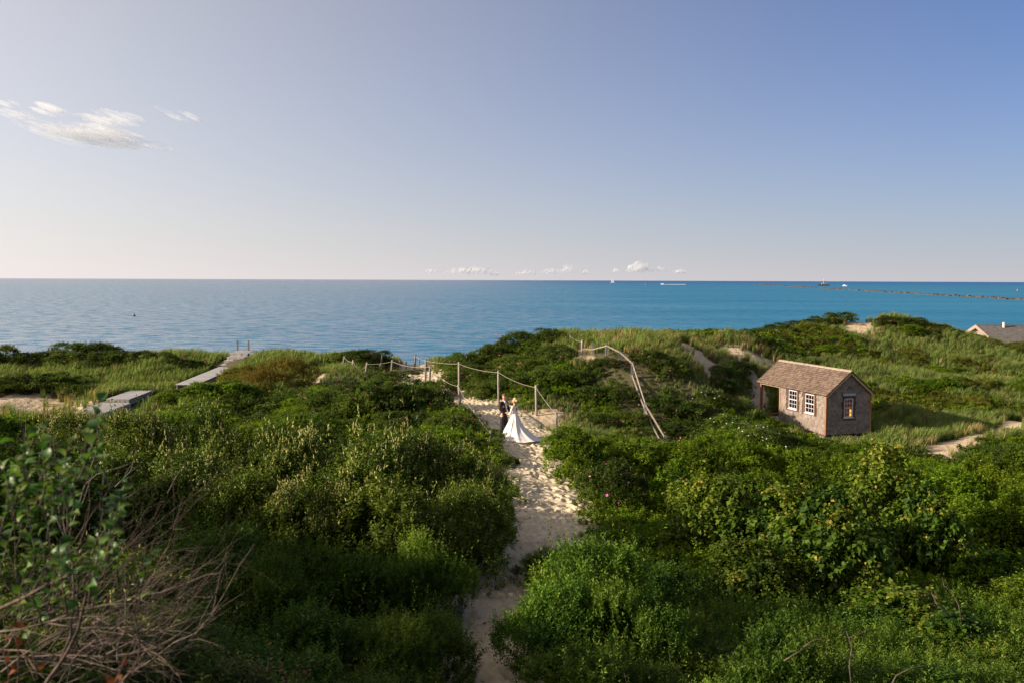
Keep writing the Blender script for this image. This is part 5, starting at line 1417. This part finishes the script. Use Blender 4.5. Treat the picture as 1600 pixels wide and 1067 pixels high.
def skin(name, V, E, rad, mat, parent, sub=2, root=0):
    """One continuous surface grown over a skeleton."""
    me = bpy.data.meshes.new(name); me.from_pydata(V, E, []); me.update()
    o = link(name, me, None)
    sk = o.modifiers.new('skin', 'SKIN'); sk.use_smooth_shade = True
    for i, r in enumerate(rad):
        me.skin_vertices[0].data[i].radius = r if isinstance(r, tuple) else (r, r)
        me.skin_vertices[0].data[i].use_root = (i == root)
    sb_ = o.modifiers.new('sub', 'SUBSURF'); sb_.levels = sub; sb_.render_levels = sub
    dg = bpy.context.evaluated_depsgraph_get(); m2 = bpy.data.meshes.new_from_object(o.evaluated_get(dg)); m2.name = name
    o.modifiers.clear(); o.data = m2; bpy.data.meshes.remove(me)
    m2.materials.clear(); m2.materials.append(mat)
    m2.polygons.foreach_set('use_smooth', np.ones(len(m2.polygons), bool))
    o.parent = parent
    return o


class Sk:
    def __init__(s): s.V, s.E, s.R = [], [], []

    def add(s, p, r, prev=None):
        s.V.append(tuple(p)); s.R.append(r)
        if prev is not None: s.E.append((prev, len(s.V) - 1))
        return len(s.V) - 1

    def chain(s, prev, pts):
        for p, r in pts: prev = s.add(p, r, prev)
        return prev


def hand(s, wrist, wi, d, thumb, k=1.0):
    """Palm and five bent fingers beyond a wrist joint; d: direction of the fingers, thumb: side the thumb leaves from."""
    d = Vector(d).normalized(); th = Vector(thumb).normalized(); th = (th - d * th.dot(d)).normalized(); nrm = d.cross(th)
    wr = Vector(wrist)
    palm = s.add(wr + d * .045 * k, (.030 * k, .018 * k), wi); pk_ = s.add(wr + d * .085 * k, (.034 * k, .016 * k), palm)
    for j, (off, ln) in enumerate(((.030, .068), (.010, .078), (-.010, .072), (-.029, .055))):
        b = wr + d * .092 * k + th * off * k
        s.chain(pk_, [(b, .0095 * k), (b + d * ln * .45 * k - nrm * .012 * k, .0088 * k), (b + d * ln * .75 * k - nrm * .040 * k, .0075 * k)])
    b = wr + d * .04 * k + th * .028 * k
    s.chain(palm, [(b, .012 * k), (b + th * .025 * k + d * .03 * k - nrm * .01 * k, .0105 * k), (b + th * .028 * k + d * .06 * k - nrm * .022 * k, .009 * k)])


def person_body(s, hgt, female, shoulders, elbows, wrists, handdirs, thumbs, legs):
    """Legs half the height, head 1/7.5, shoulders two heads wide. Faces +x."""
    k = hgt / 1.8
    pel = s.add((0, 0, .95 * k), (.135 * k, .155 * k) if not female else (.12 * k, .15 * k))
    wa = s.add((.0, 0, 1.10 * k), (.105 * k, .135 * k) if not female else (.085 * k, .105 * k), pel)
    ch = s.add((.0, 0, 1.30 * k), (.115 * k, .155 * k) if not female else (.10 * k, .12 * k), wa)
    st = s.add((-.005, 0, 1.44 * k), (.08 * k, .12 * k) if not female else (.065 * k, .095 * k), ch)
    n0 = s.add((.005, 0, 1.525 * k), .055 * k if not female else .045 * k, st)
    n1 = s.add((.022 * k, 0, 1.575 * k), .055 * k if not female else .047 * k, n0)
    h0 = s.add((.035 * k, 0, 1.635 * k), (.085 * k, .068 * k), n1)
    h1 = s.add((.03 * k, 0, 1.70 * k), (.098 * k, .076 * k), h0)
    s.add((.02 * k, 0, 1.765 * k), (.075 * k, .062 * k), h1)
    nz = s.add((.118 * k, 0, 1.675 * k), .014 * k, h0)
    s.add((.142 * k, 0, 1.660 * k), .012 * k, nz)
    for y_ in (-1, 1): e_ = s.add((.015 * k, y_ * .078 * k, 1.675 * k), .016 * k, h0); s.add((.0, y_ * .088 * k, 1.69 * k), .012 * k, e_)
    for i, y_ in enumerate((-1, 1)):
        sh = s.add(shoulders[i], (.058 * k if not female else .045 * k), st)
        el = s.add(elbows[i], (.043 * k if not female else .034 * k), sh)
        wr = s.add(wrists[i], (.028 * k if not female else .023 * k), el)
        hand(s, wrists[i], wr, handdirs[i], thumbs[i], k * (1 if not female else .9))
    for i, y_ in enumerate((-1, 1)):
        hip, kn, an, toe = legs[i]
        a = s.add(hip, .088 * k, pel); b = s.add(Vector(hip).lerp(Vector(kn), .5), .078 * k, a); b = s.add(kn, .056 * k, b)
        b = s.add(Vector(kn).lerp(Vector(an), .35), .056 * k, b); c = s.add(an, .036 * k, b); s.add(toe, (.028 * k, .04 * k), c)
    return k


def ell(mb, c, r, seg=12, rings=8, cut=None):
    """An ellipsoid (only the part where cut(point) holds)."""
    bm = bmesh.new(); bmesh.ops.create_uvsphere(bm, u_segments=seg, v_segments=rings, radius=1.0)
    n = len(mb.v); vs = [Vector((v.co.x * r[0], v.co.y * r[1], v.co.z * r[2])) + Vector(c) for v in bm.verts]
    mb.v += vs
    for f in bm.faces:
        if cut is None or all(cut(vs[v.index]) for v in f.verts): mb.f.append(tuple(n + v.index for v in f.verts))
    bm.free(); return mb


gy = 38.8
gpt = ground(787, 682)
gx, gy = gpt.x, gpt.y; gz = Hf(gx, gy) + .02
bx, by = gx + .47, gy - .42
face = math.atan2(by - gy, bx - gx)
groom = empty('person', (gx, gy, gz), face)
tag(groom, 'person in a black tuxedo with bow tie facing the one in the white gown', 'person')
sh = [(0, -.20, 1.43), (0, .20, 1.43)]
el_ = [(.03, -.27, 1.15), (.03, .27, 1.15)]
wr_ = [(.225, -.13, 1.03), (.225, .13, 1.03)]
lg = [((0, -.095, .90), (.015, -.11, .50), (-.03, -.115, .085), (.13, -.15, .035)), ((0, .095, .90), (.035, .11, .50), (.0, .115, .085), (.16, .15, .035))]
s = Sk(); person_body(s, 1.8, False, sh, el_, wr_, [(1, .35, .05), (1, -.35, .05)], [(0, .3, 1), (0, -.3, 1)], lg)
skin('body', s.V, s.E, s.R, M['skin'], groom)
# jacket: torso and sleeves one size up, open at the shirt front
s = Sk()
a = s.add((-.005, 0, .84), (.155, .18)); b = s.add((-.005, 0, .97), (.15, .172), a); c = s.add((-.005, 0, 1.12), (.128, .158), b); d = s.add((-.008, 0, 1.30), (.138, .18), c); e = s.add((-.012, 0, 1.435), (.092, .145), d); s.add((-.015, 0, 1.495), (.07, .08), e)
for i in (0, 1):
    q = s.chain(e, [(sh[i], .078), (Vector(sh[i]).lerp(Vector(el_[i]), .5), .066), (el_[i], .060), (Vector(el_[i]).lerp(Vector(wr_[i]), .5), .052), (Vector(el_[i]).lerp(Vector(wr_[i]), .9), .044)])
skin('jacket', s.V, s.E, s.R, M['tux'], groom)
s = Sk(); a = s.add((0, 0, .98), (.14, .16)); a2 = s.add((0, 0, .90), (.138, .16), a)
for i in (0, 1):
    hip, kn, an, toe = [Vector(q) for q in lg[i]]
    s.chain(a2, [(hip - Vector((0, 0, .04)), .112), (hip.lerp(kn, .5), .108), (kn, .092), (kn.lerp(an, .5), .084), (an + Vector((0, 0, -.02)), .080)])
skin('trousers', s.V, s.E, s.R, M['tux'], groom)
MB().prism([(.118, -.015, 1.12), (.118, .015, 1.12), (.115, .085, 1.44), (.085, .06, 1.50), (.085, -.06, 1.50), (.115, -.085, 1.44)], (.026, 0, 0)).build('shirt', M['shirt'], groom, True)
for y_ in (-1, 1): MB().prism([(.141, y_ * .022, 1.12), (.136, y_ * .125, 1.36), (.125, y_ * .105, 1.47), (.139, y_ * .07, 1.42)][::y_], (.012, 0, 0)).build('lapel', M['black'], groom)
MB().tube([(.02, 0, 1.495), (.025, 0, 1.53)], [.072, .064], 14, False).build('collar', M['shirt'], groom, True)
bt = MB()
for y_ in (-1, 1): bt.prism([(.145, 0, 1.488), (.145, y_ * .062, 1.512), (.145, y_ * .062, 1.458), (.145, 0, 1.478)][::y_], (.02, 0, 0))
bt.build('bow_tie', M['black'], groom)
ell(MB(), (.148, .10, 1.36), (.015, .028, .032)).build('boutonniere', M['shirt'], groom, True)
MB().box((.137, .10, 1.285), (.142, .155, 1.30)).build('pocket_square', M['shirt'], groom)
ell(MB(), (.012, 0, 1.725), (.112, .092, .096), 16, 12, lambda p: p.z > 1.735 or (p.x < .03 and p.z > 1.635 + (p.x + .1) * .25)).build('hair', M['hair_brown'], groom, True)
ell(MB(), (.07, 0, 1.795), (.055, .070, .03), 12, 8).build('quiff', M['hair_brown'], groom, True)
for y_ in (-1, 1): ell(MB(), (.117, y_ * .034, 1.70), (.010, .014, .009), 8, 6).build('eye', M['eye'], groom, True)
MB().box((.116, -.024, 1.612), (.124, .024, 1.62)).build('mouth', M['lip'], groom)
for i in (0, 1):
    _, _, an, toe = [Vector(q) for q in lg[i]]
    s = Sk(); s.chain(None, [(an + Vector((-.03, 0, -.035)), (.04, .045)), (an.lerp(toe, .5) + Vector((0, 0, -.012)), (.036, .046)), (toe + Vector((.03, 0, -.003)), (.026, .042)), (toe + Vector((.075, 0, -.006)), (.018, .03))]); skin('shoe', s.V, s.E, s.R, M['black'], groom, 2)

bride = empty('person', (bx, by, Hf(bx, by) + .02), face + PI)
tag(bride, 'person in a long white wedding gown with a train, blond hair up', 'person')
kb = 1.70 / 1.8
sh = [(0, -.150, 1.345), (0, .150, 1.345)]
el_ = [(.07, -.19, 1.10), (.07, .19, 1.10)]
wr_ = [(.235, -.13, 1.02), (.235, .13, 1.02)]
lg = [((0, -.09, .85), (.01, -.09, .47), (-.02, -.09, .08), (.11, -.10, .035)), ((0, .09, .85), (.01, .09, .47), (-.02, .09, .08), (.11, .10, .035))]
s = Sk(); person_body(s, 1.70, True, sh, el_, wr_, [(1, .3, .0), (1, -.3, .0)], [(0, .3, 1), (0, -.3, 1)], lg)
skin('body', s.V, s.E, s.R, M['skin'], bride)
# bodice with long lace sleeves, a round opening in the back
s = Sk()
a = s.add((0, 0, 1.0), (.098, .118)); c = s.add((0, 0, 1.06), (.097, .116), a); d = s.add((0, 0, 1.225), (.113, .135), c); e = s.add((-.004, 0, 1.355), (.078, .108), d); s.add((.0, 0, 1.425), (.056, .060), e)
for i in (0, 1): s.chain(e, [(sh[i], .056), (Vector(sh[i]).lerp(Vector(el_[i]), .5), .046), (el_[i], .041), (Vector(el_[i]).lerp(Vector(wr_[i]), .93), .031)])
bo = skin('bodice', s.V, s.E, s.R, M['lace'], bride)
bm = bmesh.new(); bm.from_mesh(bo.data)
bmesh.ops.delete(bm, geom=[f for f in bm.faces if f.calc_center_median().x < -.03 and (f.calc_center_median().y / .062) ** 2 + ((f.calc_center_median().z - 1.245) / .085) ** 2 < 1], context='FACES')
bm.to_mesh(bo.data); bm.free()
# skirt: gathered A-line rings running out into a train behind
N_, RG = 132, 30
V = []
for j in range(RG + 1):
    t = j / RG; z = 1.045 * (1 - t) + .012
    for i in range(N_):
        a = 2 * PI * i / N_
        base = .112 + .50 * t ** 1.05
        bk = max(0.0, math.cos(a - PI)) ** 1.6
        tr_ = bk * (.66 * max(0, t - .25) ** 1.9 / .75 ** 1.9)
        r = base + tr_ * .92
        amp = .055 * min(1, t * 1.3) * (1 + .5 * tr_)
        r += amp * (.55 * math.sin(11 * a + .7 + 1.5 * math.sin(2 * a)) + .3 * math.sin(23 * a + 2.0) + .25 * math.sin(5 * a + 1))
        zz = z
        if tr_ > 0: zz = max(.012, z * (1 - .35 * bk * t)) + .02 * bk * t * (1 + math.sin(9 * a))
        V.append((r * math.cos(a) * (.95 if math.cos(a) > 0 else 1), r * math.sin(a), zz))
F = [(j * N_ + i, (j + 1) * N_ + i, (j + 1) * N_ + (i + 1) % N_, j * N_ + (i + 1) % N_) for j in range(RG) for i in range(N_)]
me = npmesh('skirt', np.array(V), np.array(F), mats=[M['satin']]); link('skirt', me, bride)
MB().tube([(0, 0, 1.035), (0, 0, 1.065)], [.118, .116], 20, False).build('waistband', M['satin'], bride, True)
ell(MB(), (.0, 0, 1.632), (.105, .090, .098), 16, 12, lambda p: p.z > 1.66 or (p.x < .035 and p.z > 1.555 + (p.x + .1) * .2)).build('hair', M['hair_blond'], bride, True)
ell(MB(), (-.105, 0, 1.60), (.058, .065, .058), 12, 9).build('hair_bun', M['hair_blond'], bride, True)
for y_ in (-1, 1): ell(MB(), (.109, y_ * .032, 1.607), (.009, .013, .008), 8, 6).build('eye', M['eye'], bride, True)
MB().box((.109, -.020, 1.523), (.116, .020, 1.531)).build('mouth', M['lip'], bride)

# ------------------------------------------------------------------ bare twigs close to the viewpoint


def curve_pts(a, d, ln, n, wig, up=0.0):
    p = Vector(a); d = Vector(d).normalized(); out = [p.copy()]
    for i in range(n):
        d = (d + Vector((random.gauss(0, wig), random.gauss(0, wig), random.gauss(0, wig) + up))).normalized(); p = p + d * ln / n; out.append(p.copy())
    return out


def branch_mesh(a, d, ln, r, twigs, wig=.13, up=.0, tlen=.45):
    mb = MB(); P = curve_pts(a, d, ln, 9, wig, up)
    mb.tube(P, [r * (1 - .75 * i / 9) for i in range(10)], 6)
    for _ in range(twigs):
        i = random.randint(2, 8); dd = (P[i + 1] - P[i]).normalized() + Vector((random.gauss(0, .5), random.gauss(0, .5), random.gauss(.15, .45)))
        q = curve_pts(P[i], dd, ln * tlen * random.uniform(.35, 1), 5, .16)
        r0 = r * (1 - .75 * i / 9) * .6
        mb.tube(q, [r0 * (1 - .15 * k) for k in range(6)], 5)
    return mb


ds = empty('dead_shrub', (-2.7, 5.1, 10.1)); tag(ds, 'tangle of bare dead branches fanning out at the lower left', 'shrub')
BT = []
for i in range(58):
    px0, py0 = random.uniform(-60, 190), random.uniform(960, 1110); Y0 = random.uniform(4.6, 6.0)
    u = random.random()
    if u < .62: px1, py1 = random.uniform(220, 385), random.uniform(830, 1010)
    else: px1, py1 = random.uniform(100, 345), random.uniform(715, 880)
    a, b = at(px0, py0, Y0), at(px1, py1, Y0 + random.uniform(-.5, .9))
    d = b - a
    r = random.uniform(.003, .0068)
    mb = branch_mesh(a - ds.location, d + Vector((0, 0, -.25 * d.length)), d.length * 1.06, r, random.randint(6, 11), .16, .05)
    o = mb.build('branch', M['bark'] if random.random() < .75 else M['bark_pale'], ds, True)
    BT.append(b)
# leafy sprays in front of it
leaf_me = []
for k in range(4):
    P = []
    for i in range(7):
        t = i / 6; wv = math.sin(PI * min(1, t * 1.02) ** .8) * .36; P.append((t, wv, .10 * math.sin(PI * t) - .18 * t * t))
    V, F = [], []
    for t, wv, z in P: V += [(t, -wv, z + wv * .35), (t, 0, z), (t, wv, z + wv * .35)]
    for i in range(6):
        for j in (0, 1): q = i * 3 + j; F.append((q, q + 3, q + 4, q + 1))
    me = npmesh('leaf', np.array(V), np.array(F), np.full(len(F), .25 + .22 * k), mats=[M['leaf_near']]); leaf_me.append(me)
dead_me = npmesh('leaf', np.array([(x, y * .8, z - .25 * abs(y)) for x, y, z in V]), np.array(F), np.full(len(F), .5), mats=[M['dead_leaf']])


def leaves_on(parent, sprays, per, size, dead=0.0, zone=None):
    """Sprigs: a thin stem and single leaves along it."""
    st_ = MB()
    for (p, d) in sprays:
        q = curve_pts(p, d, .30 * size / .06, 5, .12); st_.tube([v - parent.location for v in q], [.0045, .004, .0035, .003, .0025, .002], 5)
        for i in range(per):
            t = (i + .6) / per; k = min(4, int(t * 5)); v = q[k].lerp(q[k + 1], t * 5 - k); ax = (q[k + 1] - q[k]).normalized()
            az = i * 2.4 + random.uniform(-.4, .4); sd = ax.orthogonal().normalized(); sd = Matrix.Rotation(az, 3, ax) @ sd
            dr = (sd + ax * .55 + Vector((0, 0, .1))).normalized()
            nz_ = (Vector((0, 0, 1)) + Vector((random.gauss(0, .45), random.gauss(0, .45), 0))); sy = nz_.cross(dr).normalized(); nz_ = dr.cross(sy)
            L_ = size * random.uniform(.7, 1.25)
            me = dead_me if random.random() < dead else random.choice(leaf_me)
            o = link('leaf', me, parent)
            m4 = Matrix((dr, sy, nz_)).transposed().to_4x4() @ Matrix.Scale(L_, 4); m4.translation = v - parent.location
            o.matrix_local = m4
    tag(st_.build('stems', M['bark'], parent, True), kind='stuff')


lv = empty('leafy_branch', (-2.3, 4.0, 10.2)); tag(lv, 'blurred leafy branches of the nearest shrub at the left edge', 'shrub')
SP = []
for (px, py) in ((45, 745), (70, 760), (85, 800), (30, 800), (55, 850), (10, 860), (150, 800), (165, 830), (140, 850), (185, 870), (120, 890), (60, 900), (20, 930), (205, 900), (150, 905), (95, 915), (35, 770), (5, 790), (175, 800), (80, 930)):
    SP.append((at(px + random.uniform(-15, 15), py + 45, 4.0 + random.uniform(-.25, .35)), (random.uniform(-.2, .6), random.uniform(-.3, .3), 1)))
SP += [(at(random.gauss(70, 60), random.gauss(800, 55) + 40, 4.0 + random.uniform(-.3, .5)), (random.uniform(-.2, .6), random.uniform(-.3, .3), 1)) for _ in range(24)]
leaves_on(lv, SP, 9, .058)
for (a_, b_) in (((-40, 1050), (60, 760)), ((60, 1090), (165, 830)), ((-20, 960), (150, 900))):
    a, b = at(*a_, 4.1), at(*b_, 4.0); branch_mesh(a - lv.location, b - a, (b - a).length, .011, 3, .08).build('branch', M['bark'], lv, True)
dl = empty('withered_sprig', (-1.9, 3.7, 10.4)); tag(dl, 'withered sprigs with hanging orange-brown leaves in the bottom left corner', 'shrub')
leaves_on(dl, [(at(px, py, 3.7), (random.uniform(-.3, .3), 0, .8)) for px, py in ((25, 1075), (60, 1060), (10, 1100), (170, 1095))], 5, .05, .8)
rd = empty('russet_sprig', (-2.2, 8.2, 8.6)); tag(rd, 'russet-leaved sprigs standing up at the bottom left of centre', 'shrub')
leaves_on(rd, [(at(px, py, 8.2 + random.uniform(-.4, .4)), (random.uniform(-.3, .3), 0, 1)) for px, py in ((345, 1075), (370, 1060), (395, 1070), (420, 1050), (450, 1075), (470, 1090), (330, 1100), (410, 1100), (440, 1105), (385, 1110), (300, 1090), (480, 1060))], 9, .05, .55)


def bare(label, pts, Y, r, twigs=4, mat='bark_pale', group=None, name='bare_branch'):
    r *= .62; P = [at(px, py, Y + dy) for px, py, dy in pts]
    o = empty(name, P[0]); tag(o, label, 'branch', group)
    mb = MB(); Q = [p - P[0] for p in P]; n = len(Q)
    mb.tube(Q, [r * (1 - .6 * i / (n - 1)) for i in range(n)], 6); mb.build('branch', M[mat], o, True)
    for k in range(twigs):
        i = random.randint(max(0, n // 2 - 1), n - 2); t = random.random(); a = Q[i].lerp(Q[i + 1], t); d = (Q[i + 1] - Q[i]).normalized() + Vector((random.gauss(0, .6), random.gauss(0, .3), random.gauss(.1, .4)))
        q = curve_pts(a, d, (Q[-1] - Q[0]).length * random.uniform(.2, .45), 4, .15); mb = MB(); mb.tube(q, [r * .5, r * .42, r * .35, r * .28, r * .2], 5); mb.build('twig', M[mat], o, True)


bare('upright forked bare twig at the bottom right', [(1331, 1075, 0), (1327, 1040, 0), (1331, 1010, 0), (1322, 985, .1)], 9.6, .012, 5)
bare('arching bare twig at the bottom right', [(1385, 1085, 0), (1400, 1055, 0), (1425, 1042, 0), (1470, 1037, .1)], 9.4, .012, 1)
bare('bleached white branch in the shade of the right thicket', [(1502, 970, 0), (1498, 945, 0), (1488, 925, .1), (1475, 915, .1)], 14.0, .014, 4)
bare('second bleached branch lying left of the upright one', [(1485, 962, 0), (1465, 945, 0), (1455, 925, .1)], 14.0, .012, 2)
bare('curved bare twig on top of the narrow-leaved shrub by the path', [(905, 895, 0), (897, 882, 0), (885, 874, .1)], 16.4, .014, 1)
bare('forked dry twigs above the narrow-leaved shrub by the path', [(915, 895, 0), (925, 880, 0), (938, 872, .1)], 16.4, .012, 3)
bare('upright dry stalks in front of the shaded climber', [(962, 880, 0), (960, 860, 0), (957, 845, 0)], 17.5, .010, 3)
bare('long dry stalk leaning at the right of the narrow-leaved shrub', [(975, 890, 0), (985, 875, 0), (998, 868, 0)], 16.8, .010, 2)
bare('pale fallen twig on the right foreground shrubs', [(1225, 1032, 0), (1240, 1022, 0), (1262, 1010, 0)], 10.2, .014, 1)
bare('tan stalk crossing the feathery shrub', [(1255, 1010, 0), (1270, 1000, 0), (1292, 995, 0)], 11.0, .012, 1)
bare('thin bent twig in the dark shrubs left of the path', [(465, 980, 0), (490, 960, 0), (510, 948, 0), (523, 928, .1)], 11.5, .008, 0)
bare('bent bare stem at the bottom centre right', [(1085, 1072, 0), (1065, 1050, 0), (1048, 1035, 0), (1045, 1018, 0)], 10.6, .010, 1, 'bark')
bare('curved stem at the bottom right of the path shrubs', [(985, 1075, 0), (978, 1062, 0), (975, 1050, 0)], 11.0, .009, 1, 'bark')
bare('tall grey stalk among the catkin shrubs at the left', [(38, 745, 0), (39, 700, 0), (41, 640, 0)], 18.0, .016, 2)
bare('grey stalk beside the bare sand patch', [(80, 730, 0), (79, 690, 0), (70, 655, 0)], 18.0, .014, 3)
bare('reddish bare shoots in front of the landing', [(120, 740, 0), (128, 700, 0), (150, 650, 0)], 17.0, .013, 4, 'bark')
bare('long bare shoot rising from the dead branches', [(75, 960, 0), (110, 830, 0), (135, 750, 0), (168, 655, .2)], 6.2, .011, 5)
bare('leaning bare shoot left of the catkin shrub', [(262, 770, 0), (275, 745, 0), (292, 718, 0)], 7.0, .010, 0)
bare('bare shoots at the middle of the fan of dead branches', [(180, 760, 0), (205, 735, 0), (212, 705, 0)], 7.0, .010, 3)
